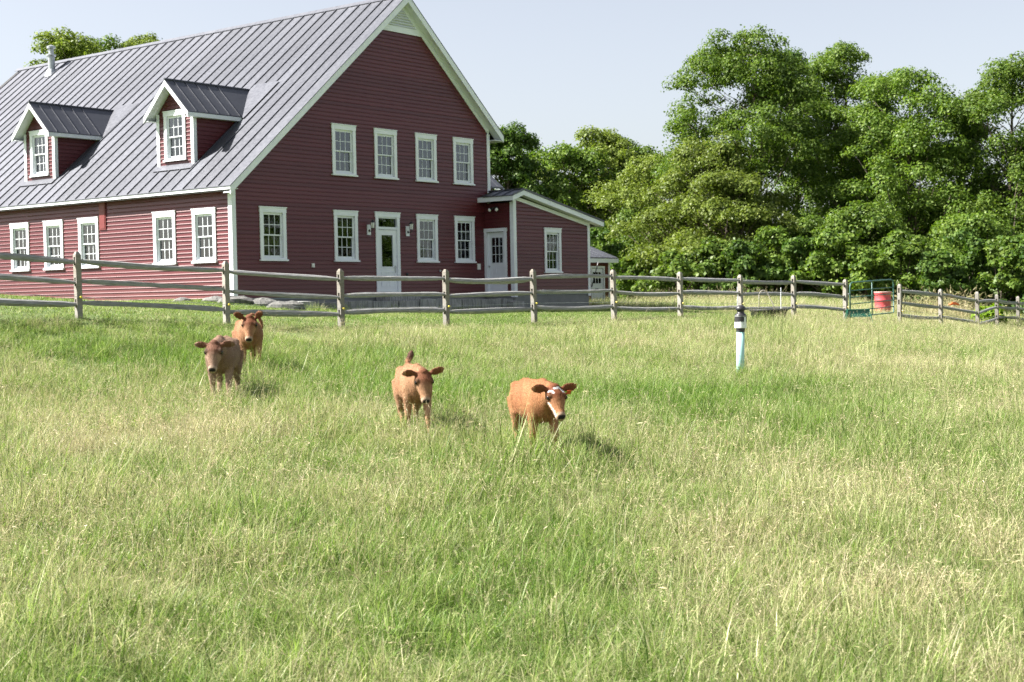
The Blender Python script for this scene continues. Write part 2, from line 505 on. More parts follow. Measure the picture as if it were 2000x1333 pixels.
def course(z0, z1, ends0, ends1, holes):
    """board pieces of one course, interrupted by the openings"""
    iv = [(ends0[0], ends0[1])]
    for h in holes:
        if math.floor(h[2] / CH + .01) * CH < z0 + .01 and math.ceil(h[3] / CH - .01) * CH > z1 - .01: iv = cut(iv, h[0], h[1])
    out = []
    for (p, q) in iv:
        mb = MB(); board(mb, p, q, ends1[0] if p == ends0[0] else p, ends1[1] if q == ends0[1] else q, z0, z1, True); out.append(mb)
    return out

def siding(parent, zlo, zhi, ends, holes, joined=False):
    z = zlo; J = MB()
    while z < zhi - .01:
        z1 = min(z + CH, zhi)
        for mb in course(z, z1, ends(z), ends(z1), holes):
            if joined: J.add(mb.v, mb.f)
            else: mb.build("clapboard", M_SIDE, parent)
        z = z1
    if joined:
        o = J.build("clapboards", M_SIDE, parent); o["kind"] = "stuff"; return o

# window openings: (centre across, casing bottom z)
WG = [(1.53, 1.07), (4.54, 1.07), (8.31, 1.07), (10.22, 1.07), (4.53, 3.71), (6.40, 3.71), (8.33, 3.71), (10.22, 3.71)]
WL = [1.19, 2.99, 6.71, 8.56, 10.43, 14.2, 16.1, 18.0]
WH = 1.585; WW = 1.02
def whole(c, z): return (c - .385, c + .385, z + .11, z + WH - .14)
# --- gable wall, faces -Y
wall = MB(); wall.box(.02, XR - .02, .005, .02, -.05, .0)
gable = wall.build("wall", M_SILL, house)
hol = [whole(c, z) for c, z in WG] + [(5.94, 6.89, -.1, 2.56)]
def gend(z):
    l = max(.10, XA - (ZA - .42 - z) / ML); r = min(XR - .10, XA + (ZA - .42 - z) / MR)
    return (l, r)
siding(gable, 0, 8.44, gend, hol)
# --- long wall, faces -X: own frame, local x = -Y of the house
wl = MB(); wl.box(-LEN + .02, -.02, .005, .02, -.05, 0)
longw = wl.build("wall", M_SILL, house, (0, 0, 0), -pi / 2)
LH = [(-c - .385, -c + .385, 1.04 + .11, 1.04 + WH - .14) for c in WL]
siding(longw, 0, 3.10, lambda z: (-12.0, -.10), LH)
siding(longw, 0, 3.10, lambda z: (-LEN + .1, -12.002), LH, True)
# back walls (far sides), floor and inner ceiling close the shell
bk = MB(); bk.box(XR - .03, XR, .1, LEN - .1, 0, 5.7)
bk.extrude([(.02, 0), (XR, 0), (XR, 5.7), (XA, ZA - .3), (.02, 3.2)], LEN - .04, LEN, 1)
bk.build("wall", M_SIDE, house)
fl = MB(); fl.box(.03, XR - .04, .06, LEN - .05, .02, .04); fl.box(.5, XR - .04, .06, LEN - .05, 3.2, 3.25)
fl.build("floor", M_DARKROOM, house)
rm = MB(); rm.box(.03, XR - .04, 2.6, 2.66, .04, 3.2); rm.box(2.0, 2.06, 2.66, LEN - .05, .04, 3.2); rm.box(4.2, XR - .4, 2.2, 2.26, 3.25, 5.6)
rm.build("inner_wall", M_DARKROOM, house)
fo = MB(); fo.box(.03, XR - .03, .03, .25, -.9, -.05); fo.box(.03, .25, .25, LEN, -.9, -.05)
fo.build("foundation", M_SEALED, house)

# --- trims
def part(name, mat, *boxes):
    mb = MB()
    for b in boxes: mb.box(*b)
    return mb.build(name, mat, house)
part("corner_board", M_WHITE, (-.036, .12, -.036, .0, -.12, 3.25), (-.038, -.0, 0.0, .12, -.12, 3.10))
part("corner_board", M_WHITE, (XR - .12, XR + .03, -.036, .0, 3.0, 5.52))
def slopebox(name, mat, x0, x1, y0, y1, top, th, parent=house, zf=roofz):
    mb = MB()
    mb.hexa([(x0, y0, zf(x0) - top - th), (x1, y0, zf(x1) - top - th), (x1, y1, zf(x1) - top - th), (x0, y1, zf(x0) - top - th),
             (x0, y0, zf(x0) - top), (x1, y0, zf(x1) - top), (x1, y1, zf(x1) - top), (x0, y1, zf(x0) - top)])
    return mb.build(name, mat, parent)
XRE = 12.06
slopebox("rake_fascia", M_WHITE, XE, XA, FR, FR + .035, .03, .235)
slopebox("rake_fascia", M_WHITE, XA, XRE, FR, FR + .035, .03, .235)
slopebox("soffit", M_WHITE, XE + .01, XA, FR + .035, .0, .20, .03)
slopebox("soffit", M_WHITE, XA, XRE - .01, FR + .035, .0, .20, .03)
slopebox("frieze_board", M_WHITE, .12, XA, -.03, .0, .23, .19)
slopebox("frieze_board", M_WHITE, XA, XR - .0, -.03, .0, .23, .19)
part("eave_fascia", M_WHITE, (XE - .02, XE, FR, LEN + .25, roofz(XE) - .13, roofz(XE) - .02))
part("soffit", M_WHITE, (XE, -.0, FR + .035, LEN + .2, 3.085, 3.10))
part("eave_fascia", M_WHITE, (XRE, XRE + .02, FR, LEN + .25, roofz(XRE) - .25, roofz(XRE) - .02))
part("soffit", M_WHITE, (XR, XRE, FR + .035, LEN + .2, roofz(XRE) - .22, roofz(XRE) - .20))
# deck under the metal
slopebox("roof_deck", M_DARKROOM, XE, XA, FR + .04, LEN + .2, .03, .14)
slopebox("roof_deck", M_DARKROOM, XA, XRE, FR + .04, LEN + .2, .03, .14)
# --- standing seam panels
roof = MB()
roof.hexa([(XA - .14, FR - .01, roofz(XA - .14) + .03), (XA, FR - .01, ZA + .03), (XA, LEN + .3, ZA + .03), (XA - .14, LEN + .3, roofz(XA - .14) + .03),
           (XA - .14, FR - .01, roofz(XA - .14) + .05), (XA, FR - .01, ZA + .055), (XA, LEN + .3, ZA + .055), (XA - .14, LEN + .3, roofz(XA - .14) + .05)])
roof.hexa([(XA, FR - .01, ZA + .03), (XA + .14, FR - .01, roofz(XA + .14) + .03), (XA + .14, LEN + .3, roofz(XA + .14) + .03), (XA, LEN + .3, ZA + .03),
           (XA, FR - .01, ZA + .055), (XA + .14, FR - .01, roofz(XA + .14) + .05), (XA + .14, LEN + .3, roofz(XA + .14) + .05), (XA, LEN + .3, ZA + .055)])
roof = roof.build("roof", M_ROOF, house)
PW = .520; NP = 41
def panel_mesh(x0, x1, sgn=1):
    mb = MB()
    def sl(xa, xb, ya, yb, lo, hi):
        mb.hexa([(xa, ya, roofz(xa) + lo), (xb, ya, roofz(xb) + lo), (xb, yb, roofz(xb) + lo), (xa, yb, roofz(xa) + lo),
                 (xa, ya, roofz(xa) + hi), (xb, ya, roofz(xb) + hi), (xb, yb, roofz(xb) + hi), (xa, yb, roofz(xa) + hi)])
    sl(x0, x1, 0.0, PW - .002, -.03, 0)
    sl(x0 + .004, x1, PW - .034, PW - .004, 0.0005, .046)
    return mb.mesh("roof_panel", M_ROOF)
pl, pr_ = panel_mesh(XE - .03, XA - .002), panel_mesh(XA + .002, XRE + .03)
for i in range(NP):
    link("roof_panel", pl, roof, (0, FR - .01 + i * PW, 0)); link("roof_panel", pr_, roof, (0, FR - .01 + i * PW, 0))
# --- gable vent
v = MB()
zb = 8.44
def vx(z): return (XA - (ZA - .24 - z) / ML, XA + (ZA - .24 - z) / MR)
a0, a1 = vx(zb), vx(zb + .20)
v.hexa([(a0[0], -.034, zb), (a0[1], -.034, zb), (a0[1], 0, zb), (a0[0], 0, zb), (a1[0], -.034, zb + .2), (a1[1], -.034, zb + .2), (a1[1], 0, zb + .2), (a1[0], 0, zb + .2)])
a2, a3 = vx(zb + .2), vx(9.38)
v.hexa([(a2[0], 0, zb + .2), (a2[1], 0, zb + .2), (a2[1], .02, zb + .2), (a2[0], .02, zb + .2), (a3[0], 0, 9.38), (a3[1], 0, 9.38), (a3[1], .02, 9.38), (a3[0], .02, 9.38)])
vent = v.build("gable_vent", M_WHITE, house)
for k in range(8):
    z = zb + .21 + k * .088
    l, r = vx(z + .05); l += .18; r -= .18
    if r - l < .1: continue
    s = MB(); s.hexa([(l, -.06, z), (r, -.06, z), (r, -.005, z + .05), (l, -.005, z + .05), (l, -.06, z + .014), (r, -.06, z + .014), (r, -.005, z + .064), (l, -.005, z + .064)])
    s.build("slat", M_WHITE, vent)

# --- windows (built once, parts share meshes)
def window_meshes():
    W = {}
    m = MB(); w = WW / 2
    m.box(-w, -w + .125, -.045, .0, .05, WH - .17); m.box(w - .125, w, -.045, .0, .05, WH - .17)
    m.box(-w - .012, w + .012, -.050, .0, WH - .17, WH - .025); m.box(-w - .03, w + .03, -.066, .0, WH - .025, WH)
    # jambs lining the opening
    m.box(-.385, -.365, 0.0, .13, .1, WH - .17); m.box(.365, .385, 0.0, .13, .1, WH - .17); m.box(-.385, .385, 0.0, .13, WH - .19, WH - .17)
    m.box(-.385, .385, 0, .13, .085, .10)
    W["frame"] = m.mesh("window", M_WHITE)
    m = MB(); m.box(-w - .035, w + .035, -.085, .0, 0, .05); m.box(-w, w, -.05, .0, .05, .085); W["sill"] = m.mesh("sill", M_WHITE)
    zs = [.10, .745, WH - .19]
    gw = .365
    for k, (yy) in enumerate((.045, .02)):        # lower sash sits further in
        m = MB(); z0 = zs[k]; z1 = zs[k + 1]; y0, y1 = (.045, .08) if k == 0 else (.01, .043)
        if k == 0: z1 += .03
        br = .065 if k == 0 else .035; tr = .035 if k == 0 else .045
        m.box(-gw, -gw + .042, y0, y1, z0, z1); m.box(gw - .042, gw, y0, y1, z0, z1)
        m.box(-gw + .042, gw - .042, y0, y1, z0, z0 + br); m.box(-gw + .042, gw - .042, y0, y1, z1 - tr, z1)
        xi = gw - .042; zi0 = z0 + br; zi1 = z1 - tr; mw = .009
        for j in (1, 2):
            x = -xi + 2 * xi * j / 3; m.box(x - mw, x + mw, y0 + .008, y1 - .008, zi0, zi1)
        zm = (zi0 + zi1) / 2
        for j in range(3):
            xa = -xi + 2 * xi * j / 3 + (mw if j else 0); xb = -xi + 2 * xi * (j + 1) / 3 - (mw if j < 2 else 0)
            m.box(xa, xb, y0 + .008, y1 - .008, zm - mw, zm + mw)
        W["sash%d" % k] = m.mesh("sash", M_WHITE)
        pw = (2 * xi - 4 * mw) / 3; ph = (zi1 - zi0 - 2 * mw) / 2
        p = MB(); p.box(0, pw, 0, .004, 0, ph); W["pane%d" % k] = p.mesh("pane", M_GLASS)
        W["ppos%d" % k] = [(-xi + j * (pw + 2 * mw) + (0), (y0 + y1) / 2 - .002, zi0 + i * (ph + 2 * mw)) for i in range(2) for j in range(3)]
    def folds(x0, x1, z0, z1, n, mat, nm):
        m = MB(); N = n * 6; vs = []; fs = []
        for i in range(N + 1):
            x = x0 + (x1 - x0) * i / N; y = .13 + .012 * sin(i / 6 * 2 * pi) + .004 * sin(i * 1.7)
            vs += [(x, y, z0), (x, y, z1)]
        fs = [(2 * i, 2 * i + 2, 2 * i + 3, 2 * i + 1) for i in range(N)]
        m.add(vs, fs); return m.mesh(nm, mat, True)
    W["grey"] = [folds(-.37, .37, .09, WH - .18, 6, M_CURTAIN, "curtain")]
    W["white"] = [folds(-.37, .37, .09, WH - .18, 6, M_CURTAINW, "curtain")]
    W["sides"] = [folds(-.37, -.18, .09, WH - .18, 2, M_CURTAIN, "curtain"), folds(.14, .37, .09, WH - .18, 2, M_CURTAIN, "curtain")]
    W["half"] = [folds(-.37, .37, .09, .62, 6, M_CURTAIN, "curtain")]
    W["dark"] = []
    m = MB()
    for i in range(42):
        z = .11 + i * .031; m.hexa([(-.36, .12, z), (.36, .12, z), (.36, .14, z + .016), (-.36, .14, z + .016), (-.36, .12, z + .003), (.36, .12, z + .003), (.36, .14, z + .019), (-.36, .14, z + .019)])
    W["blind"] = [m.mesh("blind", M_BLIND)]
    m = MB(); m.box(-.45, .45, .30, .33, 0, WH); W["back"] = m.mesh("room_back", M_DARKROOM)
    return W
WM = window_meshes()
def window(loc, rz, cover, label=None, scale=1.0):
    o = link("window", WM["frame"], house, loc, rz)
    o.scale = (scale, 1, 1)
    if label: o["label"] = label
    link("sill", WM["sill"], o)
    for k in (0, 1):
        link("sash", WM["sash%d" % k], o)
        for p in WM["ppos%d" % k]: link("pane", WM["pane%d" % k], o, p)
    for c in WM[cover]: link(c.name.split(".")[0], c, o)
    return o
covs = ["blind", "sides", "half", "sides", "grey", "white", "grey", "grey"]
labs = ["ground floor window with pale blind nearest the corner", None, None, None, None, "upper window with white curtain drawn", None, None]
for (c, z), cv, lb in zip(WG, covs, labs): window((c, 0, z), 0, cv, lb)
for i, c in enumerate(WL): window((0, c, 1.04), -pi / 2, ["white", "white", "grey", "grey", "grey", "grey", "grey", "grey"][i])

# --- front door with transom
m = MB()
m.box(5.86, 5.98, -.045, 0, -.02, 2.50); m.box(6.85, 6.97, -.045, 0, -.02, 2.50); m.box(5.84, 6.99, -.05, 0, 2.50, 2.64); m.box(5.82, 7.01, -.066, 0, 2.64, 2.665)
m.box(5.98, 6.85, -.03, .08, 2.11, 2.19); m.box(5.98, 6.85, -.02, .08, 2.46, 2.50); m.box(5.94, 5.98, 0.0, .12, 0, 2.5); m.box(6.85, 6.89, 0.0, .12, 0, 2.5)
m.box(5.90, 6.93, -.12, .1, -.05, -.005)
df_ = m.build("door_frame", M_WHITE, house)
p = MB(); p.box(5.98, 6.85, .03, .035, 2.19, 2.46); p.build("pane", M_GLASS, df_)
def door(x0, x1, h, gx0, gx1, gz0, gz1, y=.0, grid=None, name="door"):
    m = MB(); y1 = y + .045
    m.box(x0, gx0, y, y1, 0, h); m.box(gx1, x1, y, y1, 0, h); m.box(gx0, gx1, y, y1, gz1, h); m.box(gx0, gx1, y, y1, 0, gz0)
    # moulding round the glass and raised panels
    for (a, b, c, d) in ((gx0 - .03, gx0, gz0 - .03, gz1 + .03), (gx1, gx1 + .03, gz0 - .03, gz1 + .03), (gx0, gx1, gz0 - .03, gz0), (gx0, gx1, gz1, gz1 + .03)):
        m.box(a, b, y - .012, y, c, d)
    mid = (x0 + x1) / 2
    for (a, b) in ((x0 + .12, mid - .04), (mid + .04, x1 - .12)):
        c, d = .30, gz0 - .16
        for q in ((a, b, c, c + .02), (a, b, d - .02, d), (a, a + .02, c + .02, d - .02), (b - .02, b, c + .02, d - .02)): m.box(q[0], q[1], y - .010, y, q[2], q[3])
    m.box(x0 + .03, x1 - .03, y - .014, y, .15, .17)
    return m
dm = door(5.985, 6.845, 2.10, 6.14, 6.66, .93, 1.93, .0)
d1 = dm.build("door", M_WHITE, house)
p = MB(); p.box(6.14, 6.66, .018, .024, .93, 1.93); p.build("pane", M_GLASS, d1)
h = MB(); h.box(6.735, 6.785, -.014, 0, .74, .96); h.tube([(6.76, -.014, .90), (6.76, -.05, .90), (6.66, -.055, .90)], .009); h.build("handle", M_ZINC, d1)

# --- wall lanterns beside the door
def lantern(x):
    m = MB(); m.box(x - .075, x + .075, -.045, -.012, 1.92, 2.24)
    b = m.build("wall_lantern", M_WHITE, house)
    m = MB(); m.lathe([(.04, 0), (.045, .01), (.03, .02)], 12, (0, 0, 0))
    m2 = MB()
    m2.add([(x + v[0], -.045 - v[2], 2.05 + v[1]) for v in m.v], m.f)
    m2.tube([(x, -.06, 2.05), (x, -.13, 2.02), (x + .0, -.19, 2.05), (x, -.20, 2.12)], .010)
    m2.lathe([(.03, 2.11), (.055, 2.12), (.055, 2.13)], 8, (x, -.20, 0)); m2.lathe([(.075, 2.30), (.05, 2.345), (.015, 2.375), (.01, 2.40)], 8, (x, -.20, 0))
    for k in range(4):
        a = pi / 4 + k * pi / 2; m2.tube([(x + .05 * cos(a), -.20 + .05 * sin(a), 2.13), (x + .068 * cos(a), -.20 + .068 * sin(a), 2.30)], .005, 5)
    m2.build("lamp_arm", M_DARKMETAL, b)
    g = MB(); g.lathe([(.045, 2.13), (.062, 2.30)], 8, (x, -.20, 0)); g.build("lamp_glass", M_BULB, b)
lantern(5.55); lantern(7.35)
# small boxes on the wall
for (x, z, w_, h_, nm) in ((3.10, .95, .10, .12, "outlet_box"), (10.93, .95, .15, .20, "outlet_box"), (8.90, .80, .06, .06, "hose_tap")):
    m = MB(); m.box(x - w_ / 2, x + w_ / 2, -.055, -.015, z - h_ / 2, z + h_ / 2); m.box(x - w_ / 3, x + w_ / 3, -.066, -.055, z - h_ / 3, z + h_ / 4)
    m.build(nm, M_BULB if nm == "outlet_box" else M_ZINC, house)
m = MB(); m.lathe([(.05, 0), (.055, .02), (.02, .05)], 10); q = MB(); q.add([(7.29 + a, -.02 - c, .685 + b) for a, b, c in m.v], m.f); q.build("dryer_vent", M_DARKMETAL, house)
m = MB(); m.box(-.045, -.022, 5.80, 6.12, 2.2, 3.05); m.box(-.055, -.045, 5.84, 6.08, 2.24, 3.02); m.build("red_panel", M_RED, house)

# --- dormers
def dcourse(z0, z1, e0, e1, hole):
    if hole and z0 > hole[2] - CH and z1 < hole[3] + CH:
        iv = cut([e0], hole[0], hole[1])
    else: iv = [e0]
    out = []
    for (p, q) in iv:
        mb = MB(); board(mb, p, q, e1[0] if p == e0[0] else p, e1[1] if q == e0[1] else q, z0, z1, True); out.append(mb)
    return out
def dormer(cy):
    d = MB(); X0 = .67; hw = .83; XF = .30; XB = 3.66; rh = 1.05; zr = 6.58; ze = 5.55; sl = (zr - ze) / rh
    # front and cheeks core
    wtop = zr - .16 - hw * sl
    d.add([(X0 + .02, cy - hw + .02, 4.0), (X0 + .02, cy - .385, 4.0), (X0 + .02, cy - .385, wtop), (X0 + .02, cy - hw + .02, wtop)], [(0, 1, 2, 3)])
    root = MB(); root.box(X0 + .5, X0 + .52, cy - hw + .05, cy + hw - .05, 4.1, 5.6)
    root.box(X0 + .2, 2.3, cy - hw + .04, cy - hw + .05, 4.2, 5.5); root.box(X0 + .2, 2.3, cy + hw - .05, cy + hw - .04, 4.2, 5.5)
    o = root.build("dormer", M_DARKROOM, house)
    # front boards
    fr = MB(); z = 4.02
    hole = (-.385, .385, 4.17 + .1, 4.17 + 1.5 - .05)
    while z < zr - .25:
        z1 = min(z + CH, zr - .25)
        def en(zz):
            w = min(hw - .10, (zr - .16 - zz) / sl); return (-w, w)
        for mb in dcourse(z, z1, en(z), en(z1), hole): fr.add([(X0 + y, cy - x, zz) for x, y, zz in mb.v], mb.f)
        z = z1
    q = fr.build("clapboards", M_SIDE, o); q["kind"] = "stuff"
    for s in (-1, 1):
        ck = MB(); z = 4.05
        while z < 5.42:
            z1 = min(z + CH, 5.42)
            xe = lambda zz: XA - (ZA - zz) / ML
            mb = dcourse(z, z1, (X0 + .10, max(X0 + .12, xe(z) + .03)), (X0 + .10, xe(z1) + .03), None)[0]
            if s < 0: ck.add([(x, cy - hw + y, zz) for x, y, zz in mb.v], mb.f)
            else: ck.add([(x, cy + hw - y, zz) for x, y, zz in mb.v], [f[::-1] for f in mb.f])
            z = z1
        q = ck.build("clapboards", M_SIDE, o); q["kind"] = "stuff"
        y = cy + s * hw
        c = MB(); c.box(X0 - .03, X0 + .10, min(y, y + s * .03), max(y, y + s * .03), 4.02, wtop + .02); c.box(X0 - .03, X0 - .0, min(y - s * .10, y), max(y - s * .10, y), 4.02, wtop + .02)
        c.build("corner_board", M_WHITE, o)
        # roof slope, fascia, soffit
        def strip(x0, x1, ya, yb, top, th, nm, mat, xback=False):
            mm = MB()
            def zz(yy): return zr - sl * abs(yy)
            def xb(yy, off): return (XA - (ZA - (zz(yy) - off)) / ML) + .02 if xback else x1
            A, B = ya, yb
            mm.hexa([(x0, cy + s * A, zz(A) - top - th), (xb(A, top + th), cy + s * A, zz(A) - top - th), (xb(B, top + th), cy + s * B, zz(B) - top - th), (x0, cy + s * B, zz(B) - top - th),
                     (x0, cy + s * A, zz(A) - top), (xb(A, top + th), cy + s * A, zz(A) - top), (xb(B, top + th), cy + s * B, zz(B) - top), (x0, cy + s * B, zz(B) - top)])
            return mm.build(nm, mat, o)
        strip(XF, XB, .0, rh, .0, .03, "roof_panel", M_ROOF, True)
        for k in range(5):
            xs = XF + .32 + k * .42
            yy0 = 0.03
            # seam stops where it meets the main roof
            zmain = roofz(xs + .02)
            yb = min(rh - .004, max(.1, (zr - zmain) / sl - .03))
            strip(xs, xs + .022, yy0, yb, -.03, .03, "seam", M_ROOF)
        strip(XF, XF + .03, .0, rh, .031, .16, "fascia", M_WHITE)
        strip(XF + .03, X0 + .02, .0, rh - .01, .12, .02, "soffit", M_WHITE)
        f = MB(); y0, y1 = cy + s * rh, cy + s * (rh - .02)
        f.box(XF, 2.38, min(y0, y1), max(y0, y1), ze - .15, ze - .032); f.build("fascia", M_WHITE, o)
        f = MB(); y0, y1 = cy + s * (rh - .02), cy + s * (hw)
        f.box(XF + .03, 2.3, min(y0, y1), max(y0, y1), ze - .15, ze - .135); f.build("soffit", M_WHITE, o)
    r = MB(); r.tube([(XF - .01, cy, zr + .012), (XB + .02, cy, zr + .012)], (.035), 6); r.build("ridge_cap", M_ROOF, o)
    # sill and valley flashing on the main roof
    def flash(xa, xb, ya, yb):
        f = MB(); f.hexa([(xa, ya, roofz(xa) + .048), (xb, ya, roofz(xb) + .048), (xb, yb, roofz(xb) + .048), (xa, yb, roofz(xa) + .048),
                          (xa, ya, roofz(xa) + .054), (xb, ya, roofz(xb) + .054), (xb, yb, roofz(xb) + .054), (xa, yb, roofz(xa) + .054)])
        f.build("flashing", M_ROOF, o)
    flash(X0 - .22, X0 + .04, cy - hw - .08, cy + hw + .08)
    flash(2.35, 3.85, cy - 1.16, cy - .02); flash(2.9, 3.72, cy + .02, cy + .60)
    w = window((X0, cy, 4.17), -pi / 2, "grey", scale=.97)
    w.scale = (.97, 1, .96)
dormer(3.22); dormer(10.20)
# --- flue pipe
fz = roofz(6.67)
m = MB(); m.lathe([(.30, -.18), (.22, -.02), (.16, .12)], 14, (6.67, 18.15, fz)); pb = m.build("flue_pipe", M_ZINC, house, smooth=False)
m = MB(); m.lathe([(.135, 0), (.135, .62), (.19, .64), (.19, .70), (.10, .72), (.10, .92), (.17, .94), (.17, 1.02), (.03, 1.08)], 16, (6.67, 18.15, fz)); m.build("flue_cap", M_ZINC, pb)

# --- annex on the right of the gable
AX0, AX1, AY = 11.30, 15.72, -1.28
def az(X): return 3.52 - .20 * (X - 11.55) if X > 11.55 else 3.52 - .34 * (11.55 - X)
w1 = MB(); w1.box(AX0 + .02, AX1 - .02, AY + .005, AY + .02, -.06, 0); aw = w1.build("wall", M_SILL, house)
z = 0
zz_hole = [(13.49 - .365, 13.49 + .365, .70 + .10, .70 + WH - .14)]
# boards of this wall are laid in a frame shifted to its plane
w1o = link("annex_wall", MB().mesh("annex_wall", M_SIDE), house, (0, AY, 0))
bb = MB(); bb.box(AX0 + .02, AX1 - .02, .004, .02, -.05, .0); w1o.data = bb.mesh("annex_wall", M_SILL)
bpy.data.objects.remove(aw)
def aend(z):
    r = AX1 - .10
    if z > az(AX1) - .30: r = min(r, 11.55 + (3.52 - .30 - z) / .20)
    return (AX0 + .13, max(r, AX0 + .16))
siding(w1o, 0, 3.20, aend, zz_hole)
w2o = MB(); w2o.box(AY + .02, -.02, .004, .02, -.05, 0)
w2 = w2o.build("annex_wall", M_SILL, house, (AX0, 0, 0), -pi / 2)
siding(w2, 0, 3.10, lambda z: (.03, -AY - .12), [(.10, .92, -.1, 2.12)], True)
part("corner_board", M_WHITE, (AX0 - .03, AX0 + .13, AY - .032, AY, -.12, 3.2), (AX0 - .032, AX0, AY, AY + .12, -.12, 3.12))
part("corner_board", M_WHITE, (AX1 - .11, AX1 + .03, AY - .032, AY, -.12, az(AX1) - .15))
part("wall", M_SIDE, (AX1 - .02, AX1, AY + .02, 3.0, -.05, az(AX1) - .12), (AX0 + .02, AX1, 3.0, 3.03, -.05, 2.7))
part("foundation", M_SEALED, (AX0 + .02, AX1 - .02, AY + .03, AY + .2, -1.0, -.05), (AX0 + .03, AX0 + .2, AY + .2, 0, -1.0, -.05))
slopebox("rake_fascia", M_WHITE, AX0 - .33, 11.55, AY - .28, AY - .25, .02, .16, house, az)
slopebox("rake_fascia", M_WHITE, 11.55, 16.28, AY - .28, AY - .25, .02, .16, house, az)
slopebox("soffit", M_WHITE, 11.55, 16.26, AY - .25, AY, .15, .02, house, az)
slopebox("soffit", M_WHITE, AX0 - .31, 11.55, AY - .25, AY, .15, .02, house, az)
slopebox("soffit", M_WHITE, AX0 - .31, AX0, AY, .0, .15, .02, house, az)
slopebox("frieze_board", M_WHITE, AX0 + .13, AX1, AY - .028, AY, .17, .13, house, az)
part("eave_fascia", M_WHITE, (AX0 - .35, AX0 - .33, AY - .28, .0, az(AX0 - .33) - .18, az(AX0 - .33) - .02))
part("eave_fascia", M_WHITE, (16.28, 16.30, AY - .28, 3.2, az(16.28) - .18, az(16.28) - .02))
slopebox("roof_deck", M_DARKROOM, AX0 - .32, 11.55, AY - .24, .0, .02, .12, house, az)
slopebox("roof_deck", M_DARKROOM, 11.55, 16.27, AY - .24, 3.2, .02, .12, house, az)
yy = AY - .30
ar = slopebox("roof", M_ROOF, 11.56, 16.32, yy, 3.2, -.012, .03, house, az)
for i in range(3):
    y0 = yy + i * .43; y1 = min(y0 + .425, -.001)
    mm = MB()
    def sl2(xa, xb, ya, yb, lo, hi): mm.hexa([(xa, ya, az(xa) + lo), (xb, ya, az(xb) + lo), (xb, yb, az(xb) + lo), (xa, yb, az(xa) + lo), (xa, ya, az(xa) + hi), (xb, ya, az(xb) + hi), (xb, yb, az(xb) + hi), (xa, yb, az(xa) + hi)])
    sl2(AX0 - .37, 11.555, y0, y1, -.018, .012); sl2(AX0 - .365, 11.555, y0, y0 + .03, .0125, .05)
    mm.build("roof_panel", M_ROOF, ar)
for i in range(10):
    y0 = yy + i * .45; mm = MB(); sl2(11.57, 16.315, y0, y0 + .03, .0125, .05); mm.build("seam", M_ROOF, ar)
m = MB(); m.tube([(11.557, yy - .005, az(11.557) + .03), (11.557, .0, az(11.557) + .03)], .035, 6); m.build("ridge_cap", M_ROOF, ar)
window((13.49, AY, .70), 0, "sides", "narrow window in the annex wall", .95)
# annex side door (faces -X); drawn in a frame turned like the long wall
fr = MB()
fr.box(.02, .13, -.045, 0, -.02, 2.08); fr.box(.89, 1.00, -.045, 0, -.02, 2.08); fr.box(.0, 1.02, -.05, 0, 2.08, 2.20)
fr.box(.10, .13, 0, .10, 0, 2.08); fr.box(.89, .92, 0, .10, 0, 2.08); fr.box(.05, .97, -.10, .10, -.05, -.002)
dfr = fr.build("door_frame", M_WHITE, house, (AX0, 0, .05), -pi / 2)
dd = MB(); gx0, gx1, gz0, gz1 = .27, .76, 1.02, 1.88; y = .055
src = door(.133, .887, 2.07, gx0, gx1, gz0, gz1, y)
dd.add(src.v, src.f)
for j in (1, 2):
    x = gx0 + (gx1 - gx0) * j / 3; dd.box(x - .009, x + .009, y + .005, y + .03, gz0, gz1)
for j in (1, 2):
    z = gz0 + (gz1 - gz0) * j / 3
    for i in range(3): dd.box(gx0 + (gx1 - gx0) * i / 3 + (.009 if i else 0), gx0 + (gx1 - gx0) * (i + 1) / 3 - (.009 if i < 2 else 0), y + .005, y + .03, z - .009, z + .009)
d2 = dd.build("door", M_WHITE, house, (AX0, 0, .05), -pi / 2)
for i in range(3):
    for j in range(3):
        p = MB(); p.box(gx0 + (gx1 - gx0) * i / 3 + .01, gx0 + (gx1 - gx0) * (i + 1) / 3 - .01, y + .018, y + .022, gz0 + (gz1 - gz0) * j / 3 + .01, gz0 + (gz1 - gz0) * (j + 1) / 3 - .01); p.build("pane", M_GLASS, d2)
k = MB(); k.ell((.19, y - .045, .90), (.03, .03, .03)); k.tube([(.19, y, .90), (.19, y - .04, .90)], .012); k.build("handle", M_ZINC, d2)
# twin flood light over that door
fb = MB(); fb.box(.52, .62, -.05, -.02, 2.88, 3.00); fb = fb.build("floodlight", M_DARKMETAL, house, (AX0, 0, 0), -pi / 2)
for sx in (-1, 1):
    m = MB(); cx = .57 + sx * .13
    m.tube([(.57 + sx * .02, -.05, 2.95), (.57 + sx * .08, -.10, 2.93)], .015, 6)
    m.tube([(.57 + sx * .07, -.07, 2.95), (cx, -.15, 2.90), (cx + sx * .02, -.19, 2.88)], [.03, .05, .075], 12)
    m.build("lamp_head", M_DARKMETAL, fb)
    m = MB(); m.ell((cx + sx * .02, -.20, 2.876), (.062, .045, .062)); m.build("bulb", M_BULB, fb)

